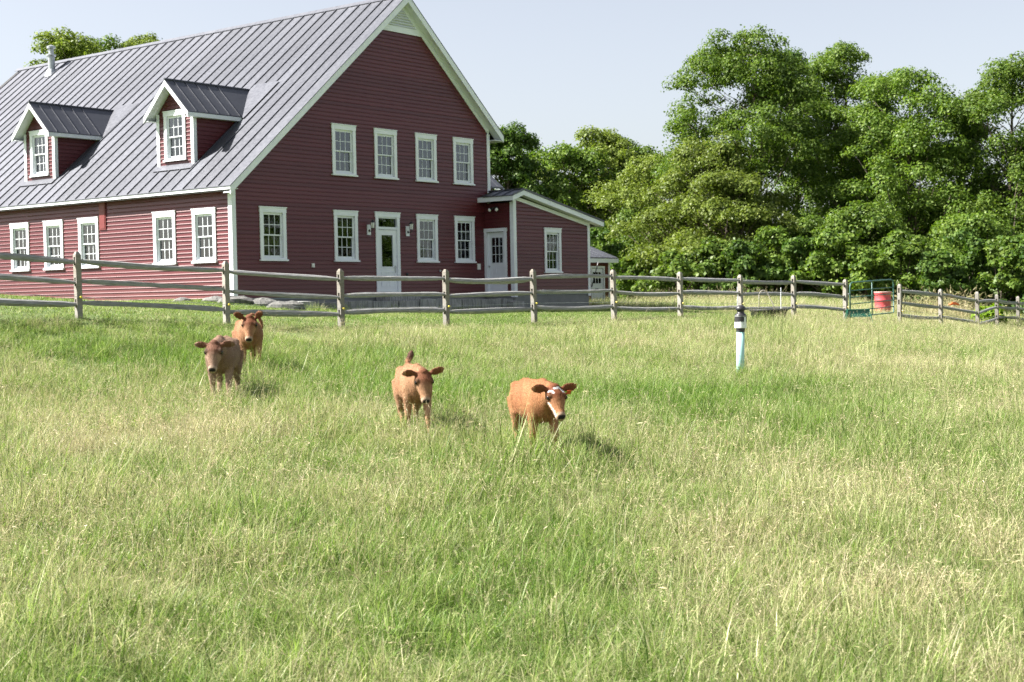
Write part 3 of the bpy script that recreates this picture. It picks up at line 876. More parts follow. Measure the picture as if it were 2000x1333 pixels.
# --- rear wing (only its roof end shows) and the small shed wing
rw = MB()
rw.hexa([(11.7, 3.65, 4.05), (17.0, 3.65, 4.12), (17.0, 6.0, 6.0), (11.7, 6.0, 6.0), (11.7, 3.65, 4.10), (17.0, 3.65, 4.18), (17.0, 6.0, 6.06), (11.7, 6.0, 6.06)])
rwo = rw.build("roof", M_ROOF, house)
for i in range(11):
    x = 12.1 + i * .46; s = MB(); s.hexa([(x, 3.66, 4.14), (x + .03, 3.66, 4.14), (x + .03, 5.99, 6.05), (x, 5.99, 6.05), (x, 3.66, 4.20), (x + .03, 3.66, 4.20), (x + .03, 5.99, 6.10), (x, 5.99, 6.10)]); s.build("seam", M_ROOF, rwo)
part("wall", M_SIDE, (11.65, 16.7, 4.0, 4.05, -.1, 4.3), (16.66, 16.7, 4.05, 8, -.1, 4.3))
m = MB(); m.hexa([(16.97, 3.63, 3.98), (17.03, 3.63, 3.98), (17.03, 6.0, 5.88), (16.97, 6.0, 5.88), (16.97, 3.63, 4.12), (17.03, 3.63, 4.12), (17.03, 6.0, 6.0), (16.97, 6.0, 6.0)]); m.build("rake_fascia", M_WHITE, house)
m = MB(); m.hexa([(11.7, 5.99, 6.0), (17, 5.99, 6.0), (17, 8.4, 4.1), (11.7, 8.4, 4.1), (11.7, 5.99, 6.05), (17, 5.99, 6.05), (17, 8.4, 4.15), (11.7, 8.4, 4.15)]); m.build("roof", M_ROOF, house)

SX0, SX1, SY = 21.5, 29.38, 7.2
sw = MB()
sw.hexa([(SX0, SY - .22, 1.60), (29.8, SY - .22, 1.60), (29.8, 9.9, 2.72), (SX0, 9.9, 2.72), (SX0, SY - .22, 1.66), (29.8, SY - .22, 1.66), (29.8, 9.9, 2.78), (SX0, 9.9, 2.78)])
swr = sw.build("roof", M_ROOF, house)
for i in range(18):
    x = SX0 + .1 + i * .46; s = MB(); s.hexa([(x, SY - .21, 1.66), (x + .025, SY - .21, 1.66), (x + .025, 9.9, 2.78), (x, 9.9, 2.78), (x, SY - .21, 1.69), (x + .025, SY - .21, 1.69), (x + .025, 9.9, 2.81), (x, 9.9, 2.81)]); s.build("seam", M_ROOF, swr)
part("eave_fascia", M_WHITE, (SX0, 29.8, SY - .25, SY - .22, 1.42, 1.61))
m = MB(); m.hexa([(29.8, SY - .22, 1.45), (29.84, SY - .22, 1.45), (29.84, 9.9, 2.55), (29.8, 9.9, 2.55), (29.8, SY - .22, 1.62), (29.84, SY - .22, 1.62), (29.84, 9.9, 2.74), (29.8, 9.9, 2.74)]); m.build("rake_fascia", M_WHITE, house)
part("soffit", M_WHITE, (SX0, 29.8, SY - .22, SY, 1.44, 1.46))
so_ = MB(); so_.box(SX0, SX1, .01, .03, -.5, -.48)
sw1 = so_.build("shed_wall", M_SIDE, house, (0, SY, 0)); siding(sw1, -.48, 1.44, lambda z: (SX0, SX1 - .1), [(27.87, 28.90, -.6, 1.16)], True)
part("wall", M_SIDE, (SX1 - .03, SX1, SY + .03, 10, -.5, 1.7), (SX0, SX1, 9.97, 10, -.5, 2.6))
part("corner_board", M_WHITE, (SX1 - .12, SX1 + .03, SY - .03, SY, -.55, 1.44))
part("foundation", M_SEALED, (SX0, SX1, SY + .02, SY + .2, -1.3, -.5))
m = MB()
m.box(27.83, 27.90, SY - .045, SY, -.55, 1.18); m.box(28.86, 28.93, SY - .045, SY, -.55, 1.18); m.box(27.82, 28.94, SY - .05, SY, 1.18, 1.26)
sdf = m.build("door_frame", M_WHITE, house)
src = door(0, .96, 1.68, .14, .82, .98, 1.50, 0)
m = MB(); m.add([(27.90 + a, SY + .02 + b, -.52 + c) for a, b, c in src.v], src.f)
for j in (1, 2):
    x = 27.90 + .14 + .68 * j / 3; m.box(x - .014, x + .014, SY + .025, SY + .05, .46, .98)
m.box(28.04, 28.72, SY + .024, SY + .049, .70, .73)
sdd = m.build("door", M_WHITE, house)
for i in range(3):
    for j in range(2):
        p = MB(); p.box(28.04 + .68 * i / 3 + .016, 28.04 + .68 * (i + 1) / 3 - .016, SY + .036, SY + .040, .48 + j * .26, .69 + j * .27); p.build("pane", M_GLASS, sdd)
m = MB(); m.box(28.2, 28.45, SY - .01, SY + .02, .17, .21); m.build("letter_slot", M_DARKMETAL, sdd)
m = MB(); m.tube([(27.2, SY - .5, .3), (27.75, SY - .5, 1.42)], .022, 6); m.tube([(27.2, SY - .05, .3), (27.2, SY - .5, .3)], .022, 6); m.build("brace_bar", M_DARKMETAL, house)
m = MB(); m.tube([(27.15, SY - .1, -.1), (27.15, SY - .1, .25)], .06, 8); m.build("gas_meter", M_ZINC, house)
# ------------------------------------------------------------------ stone terrace in front of the gable
def mat_stone(name, lo, hi):
    n = NT(name); c = n.coords("Object"); f = n.noise(c, 4, 8, .7); g = n.noise(n.coords("Object", (14, 14, 1.5)), 1.5, 4)
    oi = n.n("ShaderNodeObjectInfo")
    col = n.ramp(f, [(0.3, lo), (0.7, hi)]); col = n.mix(n.ramp(g, [(0.45, (0, 0, 0)), (0.65, (.75, .75, .75))]), col, tuple(c * .45 for c in lo))
    hsv = n.n("ShaderNodeHueSaturation"); mr = n.n("ShaderNodeMapRange"); n.l(oi.outputs["Random"], mr.inputs[0]); mr.inputs[3].default_value = .75; mr.inputs[4].default_value = 1.25
    n.l(mr.outputs[0], hsv.inputs["Value"]); n.l(col, hsv.inputs["Color"]); n.l(hsv.outputs[0], n.b.inputs["Base Color"]); n.set(Roughness=.9); n.bump(f, .6, .03); return n.m
M_BLOCK = mat_stone("weathered_granite", (0.20, 0.205, 0.20), (0.36, 0.36, 0.34))
M_ROCK = mat_stone("pale_field_stone", (0.10, 0.10, 0.095), (0.20, 0.195, 0.18))
def rough_box(x0, x1, y0, y1, z0, z1, j=.02, nx=4, seed=0):
    r = random.Random(seed); m = MB(); g = {}
    ny, nz = 2, 2; vs = []
    for a in range(nx + 1):
        for b in range(ny + 1):
            for c in range(nz + 1):
                if a in (0, nx) or b in (0, ny) or c in (0, nz):
                    e = (a in (0, nx)) + (b in (0, ny)) + (c in (0, nz))
                    sh = .0 if e < 2 else .018
                    x = x0 + (x1 - x0) * a / nx; y = y0 + (y1 - y0) * b / ny; z = z0 + (z1 - z0) * c / nz
                    if a == 0: x += sh
                    if a == nx: x -= sh
                    if b == 0: y += sh
                    if b == ny: y -= sh
                    if c == nz: z -= sh
                    g[a, b, c] = len(vs); vs.append((x + r.uniform(-j, j), y + r.uniform(-j, j), z + r.uniform(-j, j)))
    fs = []
    for a in range(nx):
        for b in range(ny):
            fs.append((g[a, b, 0], g[a, b + 1, 0], g[a + 1, b + 1, 0], g[a + 1, b, 0])); fs.append((g[a, b, nz], g[a + 1, b, nz], g[a + 1, b + 1, nz], g[a, b + 1, nz]))
        for c in range(nz):
            fs.append((g[a, 0, c], g[a + 1, 0, c], g[a + 1, 0, c + 1], g[a, 0, c + 1])); fs.append((g[a, ny, c], g[a, ny, c + 1], g[a + 1, ny, c + 1], g[a + 1, ny, c]))
    for b in range(ny):
        for c in range(nz):
            fs.append((g[0, b, c], g[0, b, c + 1], g[0, b + 1, c + 1], g[0, b + 1, c])); fs.append((g[nx, b, c], g[nx, b + 1, c], g[nx, b + 1, c + 1], g[nx, b, c + 1]))
    m.add(vs, fs); return m
terr = thing("stone_terrace", "low terrace of weathered grey stone blocks below the dark red gable wall", "stone terrace", (H0[0], H0[1], HZ), YAW)
x = .45; k = 0
while x < 10.3:
    w_ = random.choice([.95, 1.1, 1.25, 1.0]); w_ = min(w_, 10.35 - x)
    top = -.13 + random.uniform(-.03, .015)
    rough_box(x + .008, x + w_ - .008, -1.75 + random.uniform(-.02, .02), -1.25, -.95, top, .012, 4, k).build("stone_block", M_BLOCK, terr)
    x += w_; k += 1
rough_box(10.36, 11.05, -1.95, -1.30, -1.0, -.24, .015, 3, 77).build("stone_block", M_BLOCK, terr)
m = MB(); m.box(.5, 11.2, -1.3, -.02, -.6, -.16); m.build("paved_top", M_SEALED, terr)
m = MB(); m.box(5.7, 7.1, -.75, -.13, -.16, -.03); m.build("door_step", M_BLOCK, terr)
def boulder(X, Y, s, seed, label, sq=(1, 1, .6)):
    r = random.Random(seed); m = MB(); nu, nv = 11, 7
    m.ell((0, 0, 0), (s * sq[0], s * sq[1], s * sq[2]), None, nu, nv)
    m.v = [(x * (1 + r.uniform(-.16, .16)), y * (1 + r.uniform(-.16, .16)), z * (1 + r.uniform(-.2, .2))) for x, y, z in m.v]
    p = h2w(X, Y); o = m.build("field_stone", M_ROCK, None, (p[0], p[1], gz(p[0], p[1]) + s * sq[2] * .08), r.uniform(0, 3))
    tag(o, label, "rock", "stones at the barn corner")
boulder(-.55, -.75, .42, 1, "long flat pale stone lying at the foot of the white corner board", (1.4, .8, .5))
boulder(.05, -1.15, .36, 2, "dark cleft stone between the flat stones by the barn corner", (1.2, .9, .6))
boulder(-.9, -.2, .30, 3, "small rounded stone left of the white corner board", (1.2, .9, .5))
boulder(.15, -1.95, .40, 4, "wedge shaped stone lying in front of the terrace's left end", (1.5, .8, .55))
boulder(-1.6, .3, .26, 5, "low stone half in the lawn below the first sunlit window", (1.5, .9, .4))

# ------------------------------------------------------------------ split rail fence
posts = [(-9.35, 26.74, 1.14, [1.04, .66, .23]), (-8.24, 27.81, 1.04, [.85, .46, .05]), (-5.87, 30.09, .87, [.67, .27, -.15]), (-3.75, 32.14, .71, [.5, .1, -.27]),
         (-1.53, 34.29, .70, [.47, .09, -.28]), (.56, 36.3, .70, [.48, .13, -.26]), (2.69, 38.36, .69, [.5, .13, -.29]), (4.66, 40.26, .63, [.42, .05, -.36]),
         (6.62, 42.15, .54, [.36, -.01, -.42]), (8.51, 43.98, .52, [.32, -.05, -.45]), (10.51, 45.91, .38, [.2, -.21, -.61])]
# the post at the left frame edge stands one bay further out
posts[0] = (-10.35, 25.75, 1.22, [1.05, .66, .22])
posts2 = [(12.81, 48.13, .21, [-.01, -.39, -.80]), (14.69, 49.95, .02, [-.18, -.60, -.95]), (16.49, 51.68, -.10, [-.44, -.87, -1.22]), (18.26, 54.9, -.22, [-.47, -.69, -1.10]), (19.85, 57.2, -.32, [-.60, -.79, -1.18]),
          (21.6, 59.5, -.45, [-.70, -.95, -1.3])]
posts2[2] = (16.49, 51.68, -.10, [-.44, -.87, -1.22]); 
def rail_mesh(a, b, seed, r0=.052):
    r = random.Random(seed); a = Vector(a); b = Vector(b); m = MB(); N = 9; n = 7
    d = (b - a); L = d.length; d.normalize(); side = d.cross(Vector((0, 0, 1))).normalized(); upv = side.cross(d)
    sag = r.uniform(-.035, .05); bow = r.uniform(-.03, .03); prof = [r.uniform(.82, 1.16) for _ in range(n)]
    sq = r.uniform(1.0, 1.25)
    vs = []
    for i in range(N + 1):
        t = i / N; env = 1.0 if 0 < i < N else .55
        if i in (1, N - 1): env = .95
        rr = r0 * env * (1 + .10 * sin(t * 7 + seed)) 
        c = a + (b - a) * t - upv * (sag * 4 * t * (1 - t)) + side * (bow * sin(pi * t))
        for k in range(n):
            an = 2 * pi * k / n + .25 * t + seed
            q = rr * prof[k] * (1 + r.uniform(-.05, .05))
            vs.append(c + side * (q * cos(an)) + upv * (q * sq * sin(an)))
    fs = [(i * n + k, i * n + (k + 1) % n, (i + 1) * n + (k + 1) % n, (i + 1) * n + k) for i in range(N) for k in range(n)]
    fs += [tuple(range(n))[::-1], tuple(range(N * n, N * n + n))]
    m.add(vs, fs); return m
def post_mesh(h0, h1, slots, seed):
    """post with mortises along local x; y across"""
    r = random.Random(seed); m = MB(); a, b = .054, .060
    m.box(-a, a, -b, -b + .03, h0, h1 - .06); m.box(-a, a, b - .03, b, h0, h1 - .06)
    zs = [h0] + [q for s in sorted(slots) for q in (s - .075, s + .085)] + [h1 - .06]
    for i in range(0, len(zs), 2):
        if zs[i + 1] > zs[i]: m.box(-a, a, -b + .03, b - .03, zs[i], zs[i + 1])
    t0 = h1 - .06; c = .03
    m.hexa([(-a, -b, t0), (a, -b, t0), (a, b, t0), (-a, b, t0), (-a + c, -b + c, h1), (a - c, -b + c, h1), (a - c, b - c, h1), (-a + c, b - c, h1)])
    return m
def fence(ps, label, wire_dz, rail_seed):
    t = thing("rail_fence", label, "fence", (ps[0][0], ps[0][1], 0), 0)
    O = Vector((ps[0][0], ps[0][1], 0))
    pts = [Vector((p[0], p[1], 0)) for p in ps]; wp = []
    for i, p in enumerate(ps):
        d = (pts[min(i + 1, len(ps) - 1)] - pts[max(i - 1, 0)]); ang = math.atan2(d.y, d.x); g = gz(p[0], p[1])
        m = post_mesh(g - .4, p[2], p[3], i + rail_seed)
        o = m.build("post", M_POST, t, (p[0] - O.x, p[1] - O.y, 0), ang + random.uniform(-.05, .05))
        o.rotation_euler[0] = random.uniform(-.012, .012); o.rotation_euler[1] = random.uniform(-.012, .012)
        n = Vector((d.y, -d.x, 0)).normalized()
        z = p[3][2] + (p[3][1] - p[3][2]) * .30
        wp.append(Vector((p[0], p[1], z)) + n * .11 - O)
        c = MB(); q = wp[-1]; c.tube([q - n * .04, q + n * .012], .022, 7)
        c.build("insulator", M_YELLOW, t)
    for i in range(len(ps) - 1):
        for k in range(3):
            a = Vector((ps[i][0], ps[i][1], ps[i][3][k])) - O; b = Vector((ps[i + 1][0], ps[i + 1][1], ps[i + 1][3][k])) - O
            dd = (b - a).normalized(); sgn = .018 if i % 2 else -.018
            a2 = a + dd * .0 + Vector((0, 0, sgn)); b2 = b - dd * .0 + Vector((0, 0, sgn))
            mm = rail_mesh(Vector((0, 0, 0)), Vector(((b2 - a2).length, 0, 0)), i * 3 + k + rail_seed)
            o = mm.build("rail", M_RAIL, t, a2)
            o.rotation_euler = (b2 - a2).to_track_quat("X", "Z").to_euler()
    m = MB(); m.tube(wp, .004, 4); m.build("wire", M_ZINC, t)
    return t
M_YELLOW = mat_plain("yellow_plastic", (0.75, 0.62, 0.06), .4, .05)
fence(posts, "grey split rail fence with three rails running across in front of the barn", 0, 3)
fence(posts2, "shorter split rail fence running off to the right beyond the green gate", 0, 60)

# ------------------------------------------------------------------ gate
M_GREEN = mat_plain("green_gate_paint", (0.045, 0.12, 0.10), .4, .2, 4)
M_GREENP = mat_plain("green_plastic", (0.012, 0.11, 0.075), .35, .1)
ga = Vector((10.62, 46.05, 0)); gb = Vector((12.62, 47.98, 0))
gate = thing("farm_gate", "green tubular metal gate between two fence posts", "gate", ga, math.atan2(gb.y - ga.y, gb.x - ga.x))
L = (gb - ga).length; zt, zb_ = .27, -.82
def gp(x, z): return (x, 0, z + .035 * x)
m = MB(); m.tube([gp(.12, zb_), gp(.12, zt - .14), gp(.16, zt - .04), gp(.26, zt), gp(L - .26, zt), gp(L - .14, zt - .04), gp(L - .1, zt - .14), gp(L - .1, zb_), gp(.12, zb_)], .024, 8); m.build("frame", M_GREEN, gate, smooth=True)
for k in range(4):
    z = zb_ + .2 + k * .21; m = MB(); m.tube([gp(.14, z), gp(L - .12, z)], .017, 6); m.build("bar", M_GREEN, gate, smooth=True)
m = MB(); m.tube([gp(L * .5, zb_), gp(L * .5, zt)], .018, 6); m.build("brace", M_GREEN, gate, smooth=True)
m = MB(); m.tube([gp(.02, zt - .35), gp(.12, zt - .35)], .02, 6); m.tube([gp(.02, zb_ + .2), gp(.12, zb_ + .2)], .02, 6); m.build("hinge", M_ZINC, gate)

# ------------------------------------------------------------------ barrel, bench, tub, pipe and small things
M_BARREL = mat_plain("faded_red_plastic", (0.50, 0.075, 0.085), .45, .12, 2)
M_BARRELIN = mat_plain("barrel_rim", (0.62, 0.42, 0.38), .6, .1)
bx, by = 14.15, 55.6; g0 = gz(bx, by)
bar = MB(); bar.lathe([(.27, 0), (.295, .04), (.30, .25), (.31, .27), (.31, .30), (.30, .32), (.305, .56), (.315, .58), (.315, .61), (.305, .63), (.31, .84), (.325, .87), (.325, .90), (.30, .90), (.29, .84), (.28, .10), (.01, .08)], 24)
bo = bar.build("barrel", M_BARREL, None, (bx, by, -.93)); bo.data.polygons.foreach_set("use_smooth", [True] * len(bo.data.polygons))
tag(bo, "faded red open plastic barrel standing behind the green gate", "barrel")
bo.location.z = min(-.93, g0 + .02)
m = MB(); m.tube([(.318 * cos(a), .318 * sin(a), .905) for a in [2 * pi * i / 20 for i in range(21)]], .018, 6); m.build("rim", M_BARRELIN, bo)
hx, hy = 10.42, 43.9; g0 = gz(hx, hy)
b = thing("feed_rack", "green plastic bunk feeder with splayed legs standing before the gate", "feeder", (hx, hy, g0), -.12)
def zz0(z): return z - g0
m = MB(); top, bot = zz0(-.56), zz0(-.78)
m.hexa([(-.34, -.16, bot), (.34, -.16, bot), (.34, .16, bot), (-.34, .16, bot), (-.30, -.13, top), (.30, -.13, top), (.30, .13, top), (-.30, .13, top)]); m.build("body", M_GREENP, b)
m = MB(); m.box(-.335, .335, -.165, .165, top + .0005, top + .02); m.build("top", M_GREENP, b)
for sx in (-1, 1):
    for sy in (-1, 1):
        m = MB(); m.tube([(sx * .31, sy * .14, top), (sx * .37, sy * .19, bot), (sx * .42, sy * .22, 0)], .016, 6); m.build("leg", M_GREENP, b)
M_RUB = mat_plain("black_rubber", (0.018, 0.018, 0.019), .6, .2, 5, bump=.1)
tx, ty = 6.98, 39.6; g0 = gz(tx, ty)
m = MB(); m.lathe([(.38, 0), (.44, .04), (.50, .30), (.53, .33), (.53, .36), (.48, .36), (.43, .08), (.01, .07)], 26)
tb = m.build("water_tub", M_RUB, None, (tx, ty, max(g0, -.86)), smooth=True); tag(tb, "black rubber water tub in the grass just before the rail fence", "water tub")
HOSE = [(6.55, 39.9, -.62), (6.60, 40.2, -.30), (6.68, 40.3, .0), (6.78, 40.32, .07), (6.90, 40.3, .02), (7.02, 40.25, -.25), (7.08, 40.1, -.60)]
m = MB(); m.tube([(6.82, 40.3, -.62), (6.84, 40.3, -.2), (6.84, 40.3, -.05)], .012, 6); m.tube([(6.84, 40.3, -.05), (6.90, 40.3, .06), (6.98, 40.3, .07), (7.08, 40.28, -.02), (7.20, 40.2, -.30), (7.26, 40.1, -.62)], .014, 7)
ho = m.build("hose", mat_plain("pale_hose", (.26, .24, .20), .5), None, smooth=True); tag(ho, "curved pale hose arching over the black water tub", "hose")
for (sx, sy, h0, h1, lb) in ((6.50, 42.0, -.7, .20, "thin white rod against the fence post left of the tub"), (7.42, 40.2, -.7, .14, "thin white rod standing behind the black tub")):
    m = MB(); m.tube([(0, 0, h0), (.01, 0, h1)], .010, 6); o = m.build("fence_rod", M_WHITE, None, (sx, sy, 0)); tag(o, lb, "rod", "thin rods by the water tub")
ox, oy = 15.3, 50.4
m = MB(); m.tube([(-.22, 0, 0), (-.1, 0, .03), (.05, 0, .03), (.16, 0, -.01), (.2, 0, -.03)], [.03, .05, .05, .035, .02], 8)
o = m.build("orange_float", mat_plain("orange_plastic", (.85, .16, .04), .5), None, (ox, oy, -.52), .4, True); tag(o, "small bright orange plastic float lying on the rail right of the gate", "float")

# well riser: pale green pipe with white band and black domed cap
M_PIPE = mat_plain("pale_green_pvc", (0.36, 0.60, 0.57), .32, .06, 3)
M_PW = mat_plain("white_plastic", (.78, .80, .80), .35, .05)
M_CAPB = mat_plain("black_plastic", (.028, .027, .030), .4, .15)
px_, py_ = 3.98, 25.5; g0 = gz(px_, py_)
pp = thing("vent_pipe", "pale green plastic pipe with white collar and black domed cap in the grass", "pipe", (px_, py_, g0)); 
pp.rotation_euler = (0, radians(1.2), 0)
def zl(z): return z - g0
m = MB(); m.lathe([(.070, -.2), (.070, zl(-.665))], 28); m.build("pipe", M_PIPE, pp, smooth=True)
m = MB(); m.lathe([(.072, zl(-.672)), (.076, zl(-.67)), (.076, zl(-.61)), (.074, zl(-.607))], 28); m.build("coupling", M_CAPB, pp)
m = MB(); m.lathe([(.098, zl(-.606)), (.104, zl(-.600)), (.104, zl(-.392)), (.104, zl(-.3915))], 28); m.build("collar", M_PW, pp)
# torn black and white printed sticker: black band with ragged patches
m = MB()
n = 40
hs = [random.choice([0, .01, .03, .012]) for _ in range(n)]
for k in range(n):
    a0_ = 2 * pi * k / n; a1_ = 2 * pi * (k + 1) / n; r_ = .1055
    lo = zl(-.392) - .092 - hs[k]; hi = zl(-.392) - .006
    if k in (33, 34, 35): lo = hi - .012
    m.add([(r_ * cos(a0_), r_ * sin(a0_), lo), (r_ * cos(a1_), r_ * sin(a1_), lo), (r_ * cos(a1_), r_ * sin(a1_), hi), (r_ * cos(a0_), r_ * sin(a0_), hi)], [(0, 1, 2, 3)])
for j in range(26):
    a = random.uniform(0, 2 * pi); z = zl(-.392) - random.uniform(.10, .15); w_ = random.uniform(.03, .16)
    m.add([(.1055 * cos(a), .1055 * sin(a), z), (.1055 * cos(a + w_), .1055 * sin(a + w_), z + .004), (.1055 * cos(a + w_), .1055 * sin(a + w_), z + .010), (.1055 * cos(a), .1055 * sin(a), z + .006)], [(0, 1, 2, 3)])
m.build("printed_label", M_CAPB, pp)
m = MB(); m.lathe([(.106, zl(-.391)), (.104, zl(-.380)), (.080, zl(-.352)), (.066, zl(-.345)), (.064, zl(-.295)), (.088, zl(-.290)), (.091, zl(-.275)), (.085, zl(-.245)), (.068, zl(-.222)), (.038, zl(-.208)), (.004, zl(-.204))], 28); m.build("cap", M_CAPB, pp, smooth=True)
# ------------------------------------------------------------------ trees
def leaf_mat(name, dark, mid, light, tr=.38):
    return mat_leafy(name, [(0.0, dark), (0.45, mid), (1.0, light)], None, tr, .45)
L_A = leaf_mat("maple_leaves", (0.050, 0.095, 0.018), (0.100, 0.165, 0.028), (0.170, 0.235, 0.048))
L_B = leaf_mat("yellow_green_leaves", (0.080, 0.118, 0.022), (0.140, 0.190, 0.036), (0.220, 0.265, 0.066))
L_C = leaf_mat("dark_leaves", (0.038, 0.080, 0.018), (0.072, 0.130, 0.026), (0.125, 0.190, 0.040))
def mat_bark():
    n = NT("tree_bark"); f = n.noise(n.coords("Object", (4, 4, .8)), 2, 6, .7)
    n.l(n.ramp(f, [(0.3, (0.06, 0.045, 0.035)), (0.7, (0.17, 0.135, 0.11))]), n.b.inputs["Base Color"]); n.set(Roughness=.9); n.bump(f, .8, .05); return n.m
M_BARK = mat_bark()

def crown_arrays(rng, H, R, hb, nclump, nleaf, leaf=.17, cr=(.75, 1.35), lop=0.0, gaps=.25):
    """big lobes carry clumps, clumps carry leaves; returns clump centres and the leaf quads"""
    nl = int(np.clip(nclump / 7, 7, 24)); lobes = []; tries = 0
    while len(lobes) < nl and tries < 4000:
        tries += 1
        u = rng.uniform(.06, .93); e = R * (np.clip(u / .30, .25, 1) ** .6) * (np.clip((1 - u) / .70, 0, 1) ** .62)
        a = rng.rand() * 6.283; lr = R * rng.uniform(.32, .50) * (1.10 - .40 * u)
        r = max(0, e - lr * .75) * rng.uniform(.55, 1.08); c = np.array([r * cos(a) + lop * u * R, r * sin(a), hb + (H - hb) * u])
        if c[2] + lr * .75 > H: c[2] = H - lr * .75
        if all(((c - d[:3]) ** 2 * (1, 1, 1.5)).sum() > (.80 * (lr + d[3]) * .68) ** 2 for d in lobes) or tries > 2500: lobes.append(np.array([*c, lr]))
    lobes.append(np.array([lop * R + rng.normal(0, .2), rng.normal(0, .2), H - R * .28, R * .34]))
    per = max(4, int(nclump / len(lobes) * 1.25)); C = []
    for L in lobes:
        for k in range(per):
            d = rng.normal(0, 1, 3); d /= np.linalg.norm(d); d[2] = abs(d[2]) * .9 - .28
            q = rng.uniform(.55, 1.08) * L[3]
            C.append([L[0] + d[0] * q * 1.1, L[1] + d[1] * q * 1.1, L[2] + d[2] * q * .85, rng.uniform(.40, .82) * min(1.0, .55 + L[3] * .35) * (cr[1] / 1.35)])
    C = np.array(C); C[:, 2] = np.maximum(C[:, 2], .25)
    n = nleaf; w = C[:, 3] ** 2; ci = rng.choice(len(C), n, p=w / w.sum())
    th = rng.rand(n) * 6.283; cz = rng.uniform(-.30, 1, n); rad = rng.uniform(.35, 1.08, n) ** .5
    sx = np.sqrt(np.clip(1 - cz * cz, 0, 1)); dirn = np.stack([sx * np.cos(th), sx * np.sin(th), cz], 1)
    rr = C[ci, 3:4] * rad[:, None] * (1 + .30 * np.sin(th * 3 + ci)[:, None] * sx[:, None])
    pos = C[ci, :3] + dirn * rr * np.array([1.12, 1.12, .84]) + rng.normal(0, .045, (n, 3))
    pos[:, 2] -= .06 * (sx * rad) ** 3
    # loose leaves inside the lobes close the deepest gaps
    LB = np.array(lobes); nf = int(n * .11); li = rng.randint(0, len(LB), nf); g3 = rng.normal(0, 1, (nf, 3)); g3 *= (rng.uniform(.15, .80, nf) / np.linalg.norm(g3, axis=1))[:, None]; pos[:nf] = LB[li, :3] + g3 * LB[li, 3:4] * np.array([1.15, 1.15, .9]); pos[:nf, 2] = np.maximum(pos[:nf, 2], .2)
    nrm = dirn * .75 + np.array([0, 0, .35]) + rng.normal(0, .40, (n, 3)); nrm /= np.linalg.norm(nrm, axis=1)[:, None]
    t1 = np.cross(nrm, rng.normal(0, 1, (n, 3))); t1 /= np.linalg.norm(t1, axis=1)[:, None]; t2 = np.cross(nrm, t1)
    s = leaf * rng.uniform(.6, 1.3, n)[:, None]
    V = np.stack([pos - t1 * s * .62, pos - t2 * s * .42 + nrm * s * .1, pos + t1 * s * .62, pos + t2 * s * .42 + nrm * s * .1], 1).reshape(-1, 3)
    return C, V, np.arange(n * 4).reshape(-1, 4)

def trunk_mesh(rng, C, H, hb, r0, forks=1, lean=(0, 0)):
    m = MB(); stems = []
    for f in range(forks):
        a = rng.rand() * 6.28 + f * 2.4; off = .0 if forks == 1 else .09 * H
        pts = []; rad = []
        for i in range(9):
            t = i / 8; z = H * .88 * t - .3 * (i == 0)
            pts.append(Vector((off * cos(a) * t ** .8 + lean[0] * t + .05 * H * sin(3 * t + a) * t * .4, off * sin(a) * t ** .8 + lean[1] * t + .03 * H * cos(4 * t + a) * t * .4, z)))
            rad.append(max(.03, r0 * (1.25 if i == 0 else 1) * (1 - .90 * t) / (forks ** .4)))
        m.tube(pts, rad, 9); stems.append((pts, rad))
    k = min(len(C), 95)
    for i in rng.choice(len(C), k, replace=False):
        c = Vector(C[i, :3]); pts, rad = stems[rng.randint(len(stems))]
        zt = max(.12 * H, c.z - (c.xy.length * rng.uniform(.5, 1.0)) - .3)
        t = min(max(zt / (H * .88), .1), .96) * 8; j = min(int(t), 7); f = t - j
        b = pts[j] * (1 - f) + pts[j + 1] * f
        rb = (rad[j] * (1 - f) + rad[j + 1] * f) * .45
        mid = b * .5 + c * .5 + Vector((rng.normal(0, .15), rng.normal(0, .15), -.12 * (c - b).length * .5 + .15))
        m.tube([b, b * .72 + mid * .28 + Vector((0, 0, .05)), mid, c], [min(.11, rb), min(.085, rb * .8), min(.055, rb * .55), .012], 5)
    return m

MADE = []
def tree(x, y, H, R, hb, label, mat, seed, nclump=150, nleaf=26000, leaf=.19, cr=(.75, 1.35), r0=.24, forks=1, group="trees behind the meadow", name="maple_tree", lop=0.0, base=None):
    rng = np.random.RandomState(seed)
    C, V, Fq = crown_arrays(rng, H, R, hb, nclump, nleaf, leaf, cr, lop)
    g = gz(x, y) if base is None else base
    t = thing(name, label, "tree", (x, y, g), 0, group)
    co_ = link("crown", np_mesh("crown", V, Fq, mat), t)
    to_ = trunk_mesh(rng, C, H, hb, r0, forks, (lop * R * .5, 0)).build("trunk", M_BARK, t, smooth=True)
    MADE.append((t, co_.data, to_.data))
    return t, C, V, Fq
def at(px, dist): return (px - 1000) / 2850.5 * dist
def hgt(py, px, dist, g): return (580.6 - .0194 * .63 * (px - 1000) - py) / 2850.5 * dist - g

